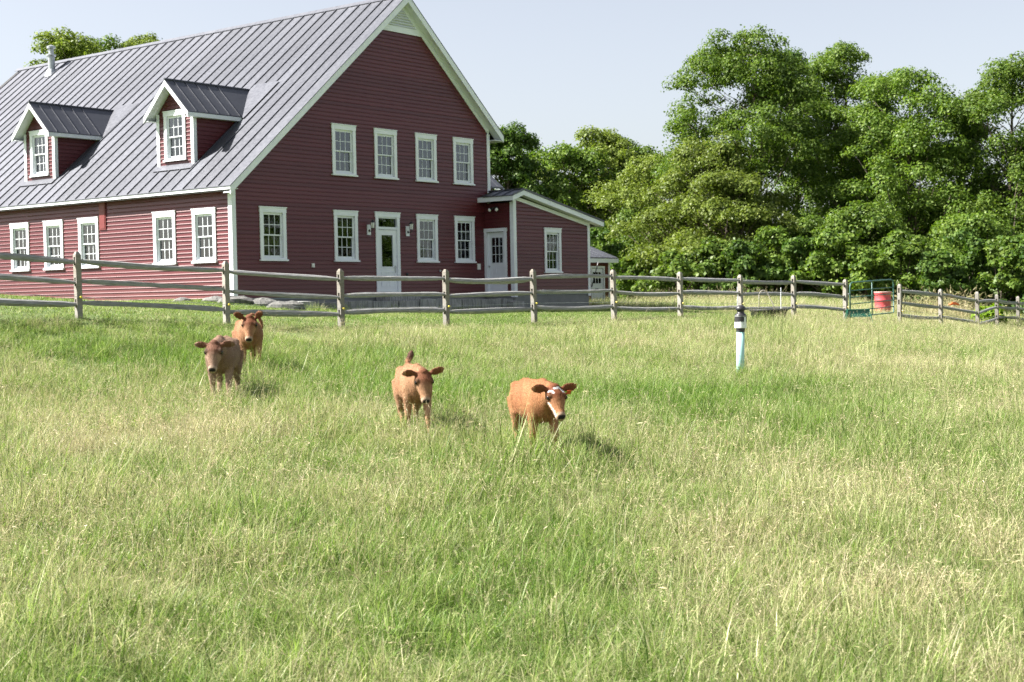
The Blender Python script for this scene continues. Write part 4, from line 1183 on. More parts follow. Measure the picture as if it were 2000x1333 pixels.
# (photo column, top row, distance, radius, crown base height, ...)
TREES = [
    (1050, 285, 98, 4.4, .8, L_A, 30, 120, 20000, 1, "mid green tree between the dark tree at the gable and the olive one"),
    (1238, 262, 98, 4.6, .8, L_A, 31, 130, 20000, 1, "mid green tree filling in right of the olive tree with grey twigs"),
    (212, 60, 104, 4.8, 3.0, L_A, 32, 120, 16000, 1, "darker tree top between the two tops over the roof ridge"),
    (1465, 50, 78, 5.2, 4.2, L_A, 11, 190, 42000, 2, "tallest maple, right of centre, with bare limbs showing in its crown"),
    (1640, 82, 84, 4.6, 4.0, L_A, 12, 150, 30000, 1, "tall maple whose dark trunk shows beside a gap of sky"),
    (1560, 100, 86, 3.0, 6.0, L_C, 13, 80, 14000, 1, "thin tree with sparse crown between the two tall maples"),
    (1790, 138, 76, 5.0, 1.2, L_A, 14, 180, 38000, 1, "broad dense maple reaching low over the fence behind the red barrel"),
    (1710, 150, 80, 3.6, 2.0, L_A, 15, 110, 22000, 1, "rounded maple just left of the broad dense one"),
    (1880, 190, 82, 3.4, 1.5, L_C, 16, 100, 20000, 1, "dark maple filling the dip before the rightmost tree"),
    (1975, 118, 74, 4.4, .8, L_A, 17, 160, 34000, 1, "rightmost tall maple leaving the picture at the right edge"),
    (1362, 262, 74, 3.9, .8, L_B, 18, 120, 26000, 1, "bright yellow green tree at the left foot of the tallest maple"),
    (1290, 300, 86, 4.5, 1.0, L_B, 19, 120, 24000, 1, "pale leaved tree standing above the annex roof's lower end"),
    (1185, 250, 95, 5.0, 1.0, L_B, 20, 130, 24000, 1, "olive green tree with grey twigs above the annex roof"),
    (1105, 275, 92, 4.4, .8, L_A, 21, 90, 16000, 1, "small tree between the dark one and the olive one over the annex"),
    (1000, 240, 90, 3.6, 1.0, L_C, 22, 120, 24000, 1, "dark green tree directly behind the gable's right corner"),
    (150, 46, 100, 5.2, 3.5, L_B, 23, 190, 34000, 1, "tree top showing over the roof ridge beside the flue pipe"),
    (280, 56, 106, 4.6, 4.0, L_B, 24, 170, 30000, 1, "tree top showing over the roof ridge right of the flue pipe"),
    (1262, 400, 84, 3.4, .3, L_A, 25, 80, 16000, 1, "low leafy tree right behind the small white shed door"),
    (1430, 330, 70, 3.2, .5, L_B, 26, 90, 20000, 1, "leafy lower tree standing before the tallest maple's trunk"),
    (1560, 420, 73, 2.8, .4, L_A, 27, 80, 16000, 1, "low dense tree behind the black water tub"),
    (1690, 400, 69, 3.0, .3, L_A, 28, 90, 20000, 1, "bushy maple hanging over the left gate post"),
    (1905, 410, 68, 3.2, .3, L_A, 29, 90, 20000, 1, "low spreading tree above the tan reed grass"),
]
for (pxx, py, dd_, R, hb, mat, sd_, nc, nl, fk, lb) in TREES:
    x = at(pxx, dd_); g = gz(x, dd_); H = hgt(py, pxx, dd_, g); R *= 1.08
    tree(x, dd_, H, R, hb, lb, mat, sd_, nc, int(nl * 1.75), .120 if dd_ < 90 else .150, (.75, 1.35), .24 if H > 10 else .15, fk, lop=(.12 if sd_ % 3 == 0 else -.05))
# shrubs filling the foot of the wood
def shrub(x, y, H, R, mat, seed, label, nl=6000, group="shrubs at the foot of the wood", name="shrub"):
    rng = np.random.RandomState(seed); C, V, Fq = crown_arrays(rng, H, R, 0.0, 38, nl, .15, (.45, .8))
    t = thing(name, label, "shrub", (x, y, gz(x, y)), 0, group)
    link("foliage", np_mesh("foliage", V, Fq, mat), t)
    m = MB()
    for i in range(9):
        c = Vector(C[rng.randint(len(C)), :3]); m.tube([(0, 0, -.1), (c.x * .4, c.y * .4, c.z * .5), c], [.04, .025, .008], 5)
    m.build("stem", M_BARK, t)
SH = [(1250, 76, 2.6, 1.6, L_A, "leafy shrub right beside the small shed wing"), (1300, 72, 2.0, 1.7, L_B, "low yellow green shrub beyond the gravel drive"), (1330, 66, 2.6, 1.9, L_A, "shrub under the bright yellow green tree"),
      (1395, 67, 3.2, 1.9, L_A, "tall shrub left of the capped pipe, beyond the fence"), (1450, 65, 3.0, 1.9, L_C, "dark shrub directly beyond the capped pipe"), (1510, 66, 3.6, 2.0, L_A, "shrub rising above the water tub"),
      (1570, 65, 3.0, 2.0, L_C, "dark shrub before the low dense tree"), (1625, 64, 3.2, 1.9, L_A, "shrub left of the gate's hinge post"), (1700, 63, 2.6, 1.8, L_A, "shrub seen through the bars of the gate"),
      (1765, 64, 3.4, 2.0, L_A, "shrub beyond the gate's right post"), (1830, 63, 2.8, 1.9, L_C, "dark shrub left of the tan reed grass"), (1895, 64, 3.6, 2.0, L_C, "dark shrub behind the tan reed grass"),
      (1955, 63, 3.6, 1.9, L_A, "shrub behind the last fence posts"), (2010, 62, 3.8, 2.0, L_C, "shrub cut by the right edge of the picture"), (1160, 80, 4.5, 2.8, L_C, "dark tall bush above the annex roof's right slope"), (1060, 84, 5.0, 3.0, L_C, "dark tall bush behind the annex ridge")]
for i, (pxx, dd_, H, R, mat, lb) in enumerate(SH): shrub(at(pxx, dd_), dd_, H, R, mat, 100 + i, lb)
shrub(at(1932, 56), 56.0, .75, .55, leaf_mat("lime_leaves", (.12, .22, .02), (.2, .33, .03), (.3, .42, .05)), 140, "small lime green bush behind the right fence", 1600)
# far wood closing the view between the crowns
rng = np.random.RandomState(99)
Vs = []; 
C = []
for i in range(420):
    pxx = rng.uniform(900, 2500) ; d_ = rng.uniform(100, 118); x = at(pxx, d_)
    top = 6.5 + 2.2 * math.sin(pxx / 90) + 1.3 * math.sin(pxx / 37); C.append((x, d_, -1 + rng.uniform(0, 1) ** .8 * top, rng.uniform(1.2, 2.0)))
C = np.array(C); n = 70000; ci = rng.randint(0, len(C), n)
dirn = rng.normal(0, 1, (n, 3)); dirn /= np.linalg.norm(dirn, axis=1)[:, None]; dirn[:, 2] = np.abs(dirn[:, 2]) * 1.1 - .2
pos = C[ci, :3] + dirn * C[ci, 3:4] * np.array([1.1, 1.1, .7]) * rng.uniform(.7, 1.05, (n, 1))
nr = dirn * .6 + rng.normal(0, .45, (n, 3)); nr /= np.linalg.norm(nr, axis=1)[:, None]
t1 = np.cross(nr, rng.normal(0, 1, (n, 3))); t1 /= np.linalg.norm(t1, axis=1)[:, None]; t2 = np.cross(nr, t1); s = .26 * rng.uniform(.6, 1.3, (n, 1))
V = np.stack([pos - t1 * s * .6, pos - t2 * s * .45, pos + t1 * s * .6, pos + t2 * s * .45], 1).reshape(-1, 3)
wd = link("distant_wood", np_mesh("distant_wood", V, np.arange(n * 4).reshape(-1, 4), L_C)); tag(wd, "far wood closing the view behind the nearer trees", kind="stuff")

# trees at the right of the meadow, outside the frame; the gable windows mirror them
for i, (x, y, k, lb) in enumerate([(46, 44, 0, "maple far right of the meadow, nearest to the camera"), (50, 53, 3, "broad maple at the right meadow edge"), (47, 62, 5, "maple in the right hand row, third from the camera"), (52, 71, 1, "tall maple in the right hand row"), (46, 80, 4, "maple at the far end of the right hand row"), (56, 36, 2, "dark maple at the near end of the right hand row")]):
    t, me_c, me_t = MADE[3 + k]
    q = thing("maple_tree", lb, "tree", (x, y, gz(x, y)), i * 1.1, "trees along the right side of the meadow")
    q.scale = (1.15, 1.15, .8)
    link("crown", me_c, q); link("trunk", me_t, q)
# ------------------------------------------------------------------ calves
def mat_fur():
    n = NT("calf_coat")
    at = n.n("ShaderNodeAttribute", _attribute_name="coat")
    f = n.noise(n.coords("Object", (30, 30, 12)), 4, 5, .7)
    hs = n.n("ShaderNodeHueSaturation"); mr = n.n("ShaderNodeMapRange"); n.l(f, mr.inputs[0]); mr.inputs[1].default_value = .3; mr.inputs[2].default_value = .7; mr.inputs[3].default_value = .80; mr.inputs[4].default_value = 1.18
    n.l(mr.outputs[0], hs.inputs["Value"]); n.l(at.outputs["Color"], hs.inputs["Color"]); n.l(hs.outputs[0], n.b.inputs["Base Color"])
    n.set(Roughness=.75); n.b.inputs["Specular IOR Level"].default_value = .25
    n.b.inputs["Sheen Weight"].default_value = .04; n.b.inputs["Sheen Roughness"].default_value = .4
    n.bump(f, .5, .012)
    return n.m
M_FUR = mat_fur()
M_EYE = mat_plain("dark_eye", (.008, .006, .005), .08, .05)
M_TAG = mat_plain("orange_ear_tag", (.55, .10, .03), .4, .05)

def calf(name_loc, heading, label, coat, head_yaw=0, head_pitch=-35, scale=1.0, tail="down", ears=(0, 0), stride=.0, patches=False, neck_low=.0, tags=(), lowhead=.0, dark=.0):
    """heading in degrees clockwise from 'towards the camera'"""
    m = MB()
    # trunk: stations (x, zc, half width, half height)
    st = [(-.53, .755, .05, .07), (-.50, .75, .12, .13), (-.42, .735, .165, .185), (-.30, .715, .185, .205), (-.12, .685, .215, .235), (.05, .67, .225, .245), (.20, .67, .21, .240), (.32, .685, .18, .225), (.42, .695, .145, .190), (.49, .70, .08, .11)]
    m.tube([(x, 0, z) for x, z, a, b in st], [(a, b) for x, z, a, b in st], 20)
    for s in (-1, 1):
        m.ell((-.40, s * .10, .835), (.09, .07, .06)); m.ell((-.36, s * .10, .70), (.16, .09, .18)); m.ell((.32, s * .115, .66), (.11, .07, .19))
        m.ell((-.50, s * .07, .80), (.045, .04, .05))
    m.tube([(-.42, 0, .895), (-.1, 0, .895), (.15, 0, .90), (.34, 0, .915), (.44, 0, .88)], [.035, .03, .035, .045, .04], 10)
    # neck and head frame
    yw = radians(head_yaw); pt = radians(head_pitch)
    N0 = Vector((.38, 0, .76)); P = Vector((.68, .16 * sin(yw), .93 - lowhead))
    m.tube([N0 - Vector((.08, 0, .05)), N0 * .66 + P * .34 + Vector((0, 0, .0)), N0 * .3 + P * .7, P - Vector((.01, 0, .03))], [(.135, .20), (.11, .165), (.09, .125), (.085, .10)], 16)
    m.tube([(.40, 0, .62), (.46, 0, .60), (.50, 0, .62)], [.08, .06, .03], 10)        # brisket
    D = Vector((cos(pt) * cos(yw), cos(pt) * sin(yw), sin(pt))); Lr = Vector((-sin(yw), cos(yw), 0)); U = D.cross(Lr)
    if U.z < 0: U = -U
    HM = Matrix((D, Lr, U)).transposed()
    HS = 1.13; AS = .86
    def hp(a, b, c): return P + (D * a * AS + Lr * b + U * c) * HS
    hs_ = [(-.05, .0, .05, .05), (-.02, .0, .083, .075), (.04, .0, .098, .092), (.10, -.005, .102, .098), (.16, -.012, .080, .086), (.22, -.022, .060, .070), (.28, -.030, .051, .058), (.325, -.034, .055, .054), (.355, -.037, .052, .047), (.375, -.040, .036, .034)]
    # lofted by hand so the face keeps its cross-section
    vs = []; nn = 18
    for a, c, w, h in hs_:
        for k in range(nn):
            an = 2 * pi * k / nn; vs.append(hp(a, w * cos(an) * (1.0 if a > .25 else 1.04), c + h * sin(an)))
    fs = [(i * nn + k, i * nn + (k + 1) % nn, (i + 1) * nn + (k + 1) % nn, (i + 1) * nn + k) for i in range(len(hs_) - 1) for k in range(nn)]
    fs += [tuple(range(nn))[::-1], tuple(range((len(hs_) - 1) * nn, len(hs_) * nn))]
    m.add(vs, fs)
    m.ell(hp(-.02, 0, .065), (.05, .06, .045), HM)                                     # poll
    m.tube([hp(.06, 0, -.07), hp(.16, 0, -.075), hp(.30, 0, -.062), hp(.35, 0, -.062)], [.055, .05, .036, .03], 12)   # jaw
    for s in (-1, 1):
        m.ell(hp(.09, s * .080, .050), (.040, .026, .028), HM)                         # brow
        m.ell(hp(.345, s * .030, -.014), (.022, .020, .020), HM)                        # nostril swell
        # ear: leaf shaped, reaching sideways
        e = radians(ears[0 if s > 0 else 1]); A = hp(-.015, s * .075, .045)
        ed = (Lr * (s * cos(e)) + U * sin(e) - D * .10).normalized(); en = (D * .85 + U * .35 + Lr * (-.25 * s)).normalized(); en = (en - ed * en.dot(ed)).normalized(); ew = ed.cross(en)
        EM = Matrix((ed, ew, en)).transposed()
        m.ell(A + ed * .10, (.098, .060, .013), EM, 16, 10); m.tube([A - ed * .02, A + ed * .05], [.022, .026], 8)
    # legs
    for s in (-1, 1):
        f = stride * s
        m.tube([(.32, s * .115, .66), (.30 + f * .1, s * .12, .50), (.31 + f * .5, s * .115, .30), (.30 + f * .6, s * .115, .27), (.30 + f * .75, s * .115, .12), (.315 + f * .85, s * .115, .055), (.335 + f * .9, s * .115, .0)],
               [.085, .062, .038, .036, .026, .034, .038], 12)
        f = -stride * s
        m.tube([(-.36, s * .105, .70), (-.30 + f * .1, s * .125, .52), (-.38 + f * .4, s * .12, .38), (-.46 + f * .5, s * .115, .31), (-.455 + f * .6, s * .115, .26), (-.43 + f * .8, s * .115, .12), (-.415 + f * .85, s * .115, .055), (-.39 + f * .9, s * .115, .0)],
               [.13, .095, .055, .042, .034, .027, .034, .038], 12)
    if tail == "down": tp = [(-.49, 0, .86), (-.56, 0, .80), (-.585, .01, .65), (-.58, .02, .45), (-.57, .02, .35), (-.57, .02, .24)]; tr = [.03, .022, .016, .014, .03, .012]
    elif tail == "arc": tp = [(-.47, .0, .87), (-.55, .05, .95), (-.60, .13, .99), (-.62, .22, .96), (-.62, .28, .86), (-.62, .30, .74)]; tr = [.032, .026, .022, .02, .03, .012]
    else: tp = [(-.47, 0, .87), (-.55, .02, .96), (-.57, .05, 1.00), (-.57, .07, 1.05), (-.56, .08, 1.10)]; tr = [.034, .034, .040, .042, .014]
    m.tube(tp, tr, 9)
    me = m.mesh("calf_body", M_FUR)
    tmp = bpy.data.objects.new("tmp", me); COL.objects.link(tmp)
    md = tmp.modifiers.new("r", "REMESH"); md.mode = "VOXEL"; md.voxel_size = .0125
    ms = tmp.modifiers.new("s", "SMOOTH"); ms.factor = .5; ms.iterations = 3
    dg = bpy.context.evaluated_depsgraph_get(); ev = tmp.evaluated_get(dg); body = bpy.data.meshes.new_from_object(ev); bpy.data.objects.remove(tmp)
    body.name = "body"; body.materials.clear(); body.materials.append(M_FUR)
    body.polygons.foreach_set("use_smooth", [True] * len(body.polygons))
    n = len(body.vertices); co = np.zeros(n * 3, np.float32); body.vertices.foreach_get("co", co); co = co.reshape(-1, 3).astype(float)
    rel = (co - np.array(P)) / HS; a = rel @ np.array(D) / AS; b = rel @ np.array(Lr); c = rel @ np.array(U)
    base = np.array(coat); col = np.tile(base, (n, 1))
    def mixc(w, tgt):
        nonlocal_col = col * (1 - w[:, None]) + np.array(tgt) * w[:, None]; col[:] = nonlocal_col
    z = co[:, 2]; x = co[:, 0]
    sm = lambda v, lo, hi: np.clip((v - lo) / (hi - lo), 0, 1) ** 2 * (3 - 2 * np.clip((v - lo) / (hi - lo), 0, 1))
    hf = fbm(co[:, 0] + 3 * co[:, 1], co[:, 2] - co[:, 1], .16, N1)
    mixc(sm(.62 - z, 0, .25) * .7, base * 1.5 + .07)                                  # paler belly and legs
    mixc(sm(z, .86, .94) * .35 * (x < .45), base * np.array([.80, .62, .55]))
    mixc(np.clip(hf - .42, 0, .3) * 2.0, base * np.array([.70, .55, .48]))
    if dark: mixc(sm(.78 - z, 0, .2) * sm(x, .1, .4) * dark, base * .45)
    head = (a > -.09) & (np.abs(b) < .2) & (np.abs(c) < .16) & (co[:, 0] > .5)
    hw = head.astype(float)
    rb = base * np.array([.50, .32, .26])
    mixc(hw * sm(c, -.01, .04) * sm(.21 - a, 0, .08) * .95, rb)                           # red brown forehead
    mixc(hw * sm(c, -.01, .06) * sm(a, .10, .16) * sm(.30 - a, 0, .1) * .35, base * .7)
    mixc(hw * sm(np.abs(b), .03, .07) * sm(a, .14, .15) * sm(.3 - a, 0, .1) * .4, base * 1.5 + .05)
    mixc(hw * sm(a, .305, .330) * .75, (.36, .27, .20))                                  # pale muzzle ring
    mixc(hw * sm(a, .345, .358) * sm(c, -.045, -.032) * sm(.046 - np.abs(b), 0, .012), (.016, .013, .014))                      # dark nose
    ear = hw * sm(np.abs(b), .105, .125) * (a < .06)
    mixc(ear * .8, base * np.array([.55, .40, .34]))
    mixc(hw * sm(.045 - np.hypot((a - .105), (np.abs(b) - .09) * 1.1), 0, .02) * .7, base * .35)
    mixc(sm(.06 - z, 0, .02), (.05, .04, .035))
    if tail == "up": mixc((x < -.5) * sm(z, .96, 1.02), (.10, .045, .03))
    if patches:
        # white marks on the forehead and a white cheek streak
        def seg(p, q, w):
            p = np.array(p); q = np.array(q); v = q - p; t = np.clip(((a - p[0]) * v[0] + (b - p[1]) * v[1]) / (v @ v), 0, 1)
            return np.hypot(a - p[0] - t * v[0], b - p[1] - t * v[1]) < w * (1 + .5 * (hf - .4))
        wm = (seg((.035, -.075), (.06, -.05), .012) | seg((.06, -.05), (.085, -.045), .010) | seg((.02, -.02), (.03, .0), .011) | seg((.012, .01), (.03, .05), .010) | seg((.03, .05), (.065, .065), .012)) & (c > .0) & head
        mixc(wm.astype(float), (.62, .60, .60))
        ch = head & (b < -.045) & (np.abs(c + .02 + (a - .2) * .12) < .014) & (a > .13) & (a < .33); mixc(ch * .8, (.80, .78, .74))
    ca = body.color_attributes.new("coat", "FLOAT_COLOR", "POINT")
    ca.data.foreach_set("color", np.hstack([np.clip(col, 0, 1), np.ones((n, 1))]).astype(np.float32).ravel())
    lx, ly = name_loc; th = -pi / 2 + radians(heading); g = gz(lx, ly)
    t = thing("calf", label, "calf", (lx, ly, g), th, "young cattle walking through the meadow"); t.scale = (scale,) * 3
    link("body", body, t)
    # short coat hair, one strand beside every surface point, lying backwards and down
    nv = np.zeros(n * 3, np.float32); body.vertex_normals.foreach_get("vector", nv); nv = nv.reshape(-1, 3).astype(float)
    rg_ = np.random.RandomState(int(abs(lx * 100))); sel = np.repeat(np.arange(n)[(z > .12) & ~(head & (a > .31))], 2); kk = len(sel)
    flow = np.tile([-.8, 0, -.5], (kk, 1)) + rg_.normal(0, .30, (kk, 3)); nn_ = nv[sel]; flow -= nn_ * (flow * nn_).sum(1)[:, None]; flow /= np.linalg.norm(flow, axis=1)[:, None]
    root = co[sel] + rg_.normal(0, .005, (kk, 3)); ln = rg_.uniform(.008, .022, (kk, 1)); ln[head[sel]] *= .5; sd_ = np.cross(flow, nn_) * .0020
    tipp = root + flow * ln + nn_ * ln * rg_.uniform(.15, .6, (kk, 1))
    HV = np.stack([root - sd_ - nn_ * .002, root + sd_ - nn_ * .002, tipp], 1).reshape(-1, 3)
    hm = np_mesh("coat_hair", HV, np.arange(kk * 3).reshape(-1, 3), M_FUR, 3)
    hc = np.clip(col[sel] * rg_.uniform(.55, 1.40, (kk, 1)), 0, 1); hc = np.repeat(np.hstack([hc, np.ones((kk, 1))]), 3, axis=0)
    ca2 = hm.color_attributes.new("coat", "FLOAT_COLOR", "POINT"); ca2.data.foreach_set("color", hc.astype(np.float32).ravel())
    ho_ = link("coat_hair", hm, t); ho_["kind"] = "stuff"
    for s in (-1, 1):
        e = MB(); e.ell(hp(.108, s * .096, .030), (.026, .018, .023), HM, 12, 8); e.build("eye", M_EYE, t, smooth=True)
        e = MB(); e.ell(hp(.366, s * .024, -.022), (.008, .009, .007), HM, 8, 6); e.build("nostril", M_EYE, t, smooth=True)
    for s in tags:
        e = radians(ears[0 if s > 0 else 1]); ed = (Lr * (s * cos(e)) + U * sin(e)).normalized(); q = hp(.0, s * .075, .045) + ed * .085 + D * .022
        k = MB(); w = ed * .026; dn = -U; k.hexa([q - w, q + w, q + w + D * .004, q - w + D * .004, q - w * 1.2 + dn * .065, q + w * 1.2 + dn * .065, q + w * 1.2 + dn * .065 + D * .004, q - w * 1.2 + dn * .065 + D * .004])
        k.build("ear_tag", M_TAG, t)
    return t
# heading: 0 walks straight towards the camera, positive turns to the picture's right
calf((-4.16, 21.0), 3, "greyish fawn calf with dark face walking in front, leftmost of the four", (.25, .160, .108), -4, -52, 1.04, "down", (-4, -10), .12, lowhead=.13, dark=.25)
calf((-4.44, 24.6), 16, "light ginger calf right behind the leftmost one, ears pricked, tail curled", (.30, .150, .075), -14, -52, 1.04, "arc", (48, 40), .05, lowhead=.04)
calf((-1.20, 17.6), 13, "tan calf with raised tail tuft walking with lowered head, third from left", (.31, .170, .090), 4, -58, .92, "up", (22, -2), .16, lowhead=.12)
calf((.24, 16.0), 17, "orange ginger calf with white forehead marks and ear tag, nearest to the camera", (.30, .138, .058), 2, -44, .93, "down", (4, 2), .10, patches=True, tags=(1,), lowhead=.12)
# ------------------------------------------------------------------ grass
def grass_mat(name, stops, tr=.40, spread=.75): return mat_leafy(name, stops, "dry", tr, .42, spread, .48)
G_STOPS = [(0.0, (0.088, 0.165, 0.030)), (0.30, (0.198, 0.282, 0.072)), (0.55, (0.290, 0.325, 0.140)), (0.78, (0.40, 0.385, 0.225)), (1.0, (0.54, 0.48, 0.33))]
M_GRASS = grass_mat("meadow_grass", G_STOPS)
M_STALK = grass_mat("grass_stalks", [(0.0, (0.24, 0.28, 0.12)), (0.5, (0.40, 0.37, 0.21)), (1.0, (0.50, 0.42, 0.28))], .25, .6)
def blade_arr(rng, n, spread, h, w, bend, seg=4, lean=0.6, wind=(.06, .0)):
    """n tapering curved blades; returns vertices and quads"""
    r = spread * np.sqrt(rng.rand(n)); a = rng.rand(n) * 6.283
    bx, by = r * np.cos(a), r * np.sin(a)
    hh = h * rng.uniform(.5, 1.15, n); az_ = rng.rand(n) * 6.283; le = rng.uniform(.02, lean, n); be = rng.uniform(.1, 1, n) * bend
    wv = w * (.5 + 1.3 * rng.rand(n) ** 2.2)
    dx = np.cos(az_) * le + wind[0] * rng.uniform(.3, 1.2, n); dy = np.sin(az_) * le + wind[1]
    fx, fy = -np.sin(az_ + rng.normal(0, .6, n)), np.cos(az_ + rng.normal(0, .6, n))
    V = []
    for i in range(seg + 1):
        t = i / seg; out = t + be * t ** 2.4
        px = bx + dx * hh * out; py = by + dy * hh * out
        pz = hh * (t - .42 * be * t ** 2.6) - .03
        ww = wv * (1 - t ** 1.8) * .5 + .0004
        V.append(np.stack([px - fx * ww, py - fy * ww, pz], 1)); V.append(np.stack([px + fx * ww, py + fy * ww, pz], 1))
    V = np.stack(V, 1); K = 2 * (seg + 1)
    base = (np.arange(n) * K)[:, None]
    Q = np.concatenate([base + np.array([2 * i, 2 * i + 1, 2 * i + 3, 2 * i + 2]) for i in range(seg)], 0)
    return V.reshape(-1, 3), Q
def stalk_arr(rng, n, spread, h, head=.09, hw=.004, kind=0):
    V = []; F = []
    for i in range(n):
        a = rng.rand() * 6.283; r = spread * rng.rand() ** .5; b = Vector((r * cos(a), r * sin(a), -.02)); hh = h * rng.uniform(.65, 1.1)
        d = Vector((cos(a) * .4 + .1 * rng.rand(), sin(a) * .4, 1)).normalized(); nod = Vector((rng.uniform(-.6, .9), rng.uniform(-.6, .6), -.45)) * rng.uniform(.05, .9)
        pts = [b + d * hh * t + nod * hh * t ** 3 for t in (0, .35, .65, .82)]
        tip = b + d * hh + nod * hh
        side = Vector((rng.normal(), rng.normal(), 0)).normalized(); w = .0013
        o = len(V)
        for p in pts: V += [p - side * w, p + side * w]
        F += [(o + 2 * k, o + 2 * k + 1, o + 2 * k + 3, o + 2 * k + 2) for k in range(3)]
        # seed head: crossed spindles of small spikelets
        q = pts[-1]; ax = (tip - q).normalized(); L = head * rng.uniform(.7, 1.3)
        if kind == 0:
            for s_ in (side, ax.cross(side).normalized()):
                o = len(V); V += [q, q + ax * L * .35 + s_ * hw, q + ax * L, q + ax * L * .35 - s_ * hw]; F.append((o, o + 1, o + 2, o + 3))
        else:
            for k in range(9):
                t = k / 9; s_ = Matrix.Rotation(k * 2.4, 3, ax) @ side; p = q + ax * L * 1.5 * t; e = p + (s_ * .8 + ax * .9) * L * .42 * (1 - t * .7)
                u = ax.cross(s_).normalized() * .0026
                o = len(V); V += [p, (p + e) / 2 + u, e, (p + e) / 2 - u]; F.append((o, o + 1, o + 2, o + 3))
    return np.array([tuple(v) for v in V]), np.array(F)
def src_collection(name, meshes):
    c = bpy.data.collections.new(name)
    for i, me in enumerate(meshes):
        o = bpy.data.objects.new("%s_tuft" % name, me); c.objects.link(o)
    return c
r = np.random.RandomState(5)
def mk(arr, mat): return np_mesh("tuft", arr[0], arr[1], mat)
def both(a, b): return np.vstack([a[0], b[0]]), np.vstack([a[1], b[1] + len(a[0])])
tall = src_collection("tall_grass_source", [mk(both(blade_arr(r, 46, .19, .32, .0062, 1.2, lean=.55), blade_arr(r, 40, .20, .24, .0078, 2.0, lean=1.1)), M_GRASS) for _ in range(5)]
                      + [mk(both(blade_arr(r, 30, .18, .44, .0050, 1.0, lean=.45), blade_arr(r, 46, .21, .28, .0056, 2.0, lean=1.2)), M_GRASS) for _ in range(3)])
stalks = src_collection("seed_stalk_source", [mk(stalk_arr(r, 11, .22, .62, .075, .0034, 0), M_STALK) for _ in range(2)] + [mk(stalk_arr(r, 9, .22, .62, .085, .006, 1), M_STALK) for _ in range(4)])
short = src_collection("short_grass_source", [mk(blade_arr(r, 70, .20, .085, .0055, .8, 3, lean=.5), M_GRASS) for _ in range(4)])
reeds = src_collection("reed_source", [mk(both(blade_arr(r, 40, .15, 1.0, .012, .8), tuple(a for a in stalk_arr(r, 9, .15, 1.6, .22, .018, 0))), M_STALK) for _ in range(2)])

def scatter(name, pts, scale, dry, coll, label, tilt=.12, seed=0):
    rg = np.random.RandomState(seed); n = len(pts)
    me = bpy.data.meshes.new(name); me.vertices.add(n); me.vertices.foreach_set("co", pts.astype(np.float32).ravel())
    a = me.attributes.new("rot", "FLOAT_VECTOR", "POINT")
    rot = np.stack([rg.normal(0, tilt, n), rg.normal(0, tilt, n), rg.uniform(-3.14, 3.14, n)], 1)
    a.data.foreach_set("vector", rot.astype(np.float32).ravel())
    a = me.attributes.new("scl", "FLOAT_VECTOR", "POINT"); a.data.foreach_set("vector", scale.astype(np.float32).ravel())
    a = me.attributes.new("dry", "FLOAT", "POINT"); a.data.foreach_set("value", dry.astype(np.float32))
    o = link(name, me); tag(o, label, kind="stuff")
    t = bpy.data.node_groups.new(name + "_nodes", "GeometryNodeTree")
    t.interface.new_socket("Geometry", in_out="INPUT", socket_type="NodeSocketGeometry"); t.interface.new_socket("Geometry", in_out="OUTPUT", socket_type="NodeSocketGeometry")
    gi = t.nodes.new("NodeGroupInput"); go = t.nodes.new("NodeGroupOutput"); ip = t.nodes.new("GeometryNodeInstanceOnPoints"); ci = t.nodes.new("GeometryNodeCollectionInfo")
    ci.inputs["Collection"].default_value = coll; ci.inputs["Separate Children"].default_value = True; ci.inputs["Reset Children"].default_value = True
    ip.inputs["Pick Instance"].default_value = True
    ri = t.nodes.new("FunctionNodeRandomValue"); ri.data_type = "INT"; ri.inputs[4].default_value = 0; ri.inputs[5].default_value = len(coll.objects) - 1; 
    ri.inputs["Seed"].default_value = seed
    na = t.nodes.new("GeometryNodeInputNamedAttribute"); na.data_type = "FLOAT_VECTOR"; na.inputs[0].default_value = "rot"
    nb = t.nodes.new("GeometryNodeInputNamedAttribute"); nb.data_type = "FLOAT_VECTOR"; nb.inputs[0].default_value = "scl"
    t.links.new(gi.outputs[0], ip.inputs["Points"]); t.links.new(ci.outputs[0], ip.inputs["Instance"]); t.links.new(ri.outputs[2], ip.inputs["Instance Index"])
    t.links.new(na.outputs[0], ip.inputs["Rotation"]); t.links.new(nb.outputs[0], ip.inputs["Scale"]); t.links.new(ip.outputs[0], go.inputs[0])
    md = o.modifiers.new("scatter", "NODES"); md.node_group = t
    return o
def house_xy(x, y):
    dx, dy = x - H0[0], y - H0[1]; return dx * HX[0] + dy * HX[1], dx * HY[0] + dy * HY[1]
def clear(x, y):
    X, Y = house_xy(x, y)
    hit = ((X > -.05) & (X < 11.7) & (Y > -.05)) | ((X > .35) & (X < 11.2) & (Y > -1.85) & (Y < .1)) | ((X > 11.2) & (X < 15.8) & (Y > -1.35)) | ((X > 15) & (X < 29.5) & (Y > 7.1))
    hit |= (X > 18.9) & (Y > .5) & (Y < 4.4) & (np.abs(Y - np.interp(X, [q[0] for q in cl], [q[1] for q in cl])) < 1.25)
    return ~hit
def cand(rg, dens, y0, y1, margin=.40):
    n = int(dens * margin * (y1 ** 2 - y0 ** 2)); y = np.sqrt(rg.uniform(y0 ** 2, y1 ** 2, n)); x = rg.uniform(-margin, margin, n) * y
    return x, y
def g2(x, y, cx, cy, sx, sy): return np.exp(-((x - cx) / sx) ** 2 - ((y - cy) / sy) ** 2)
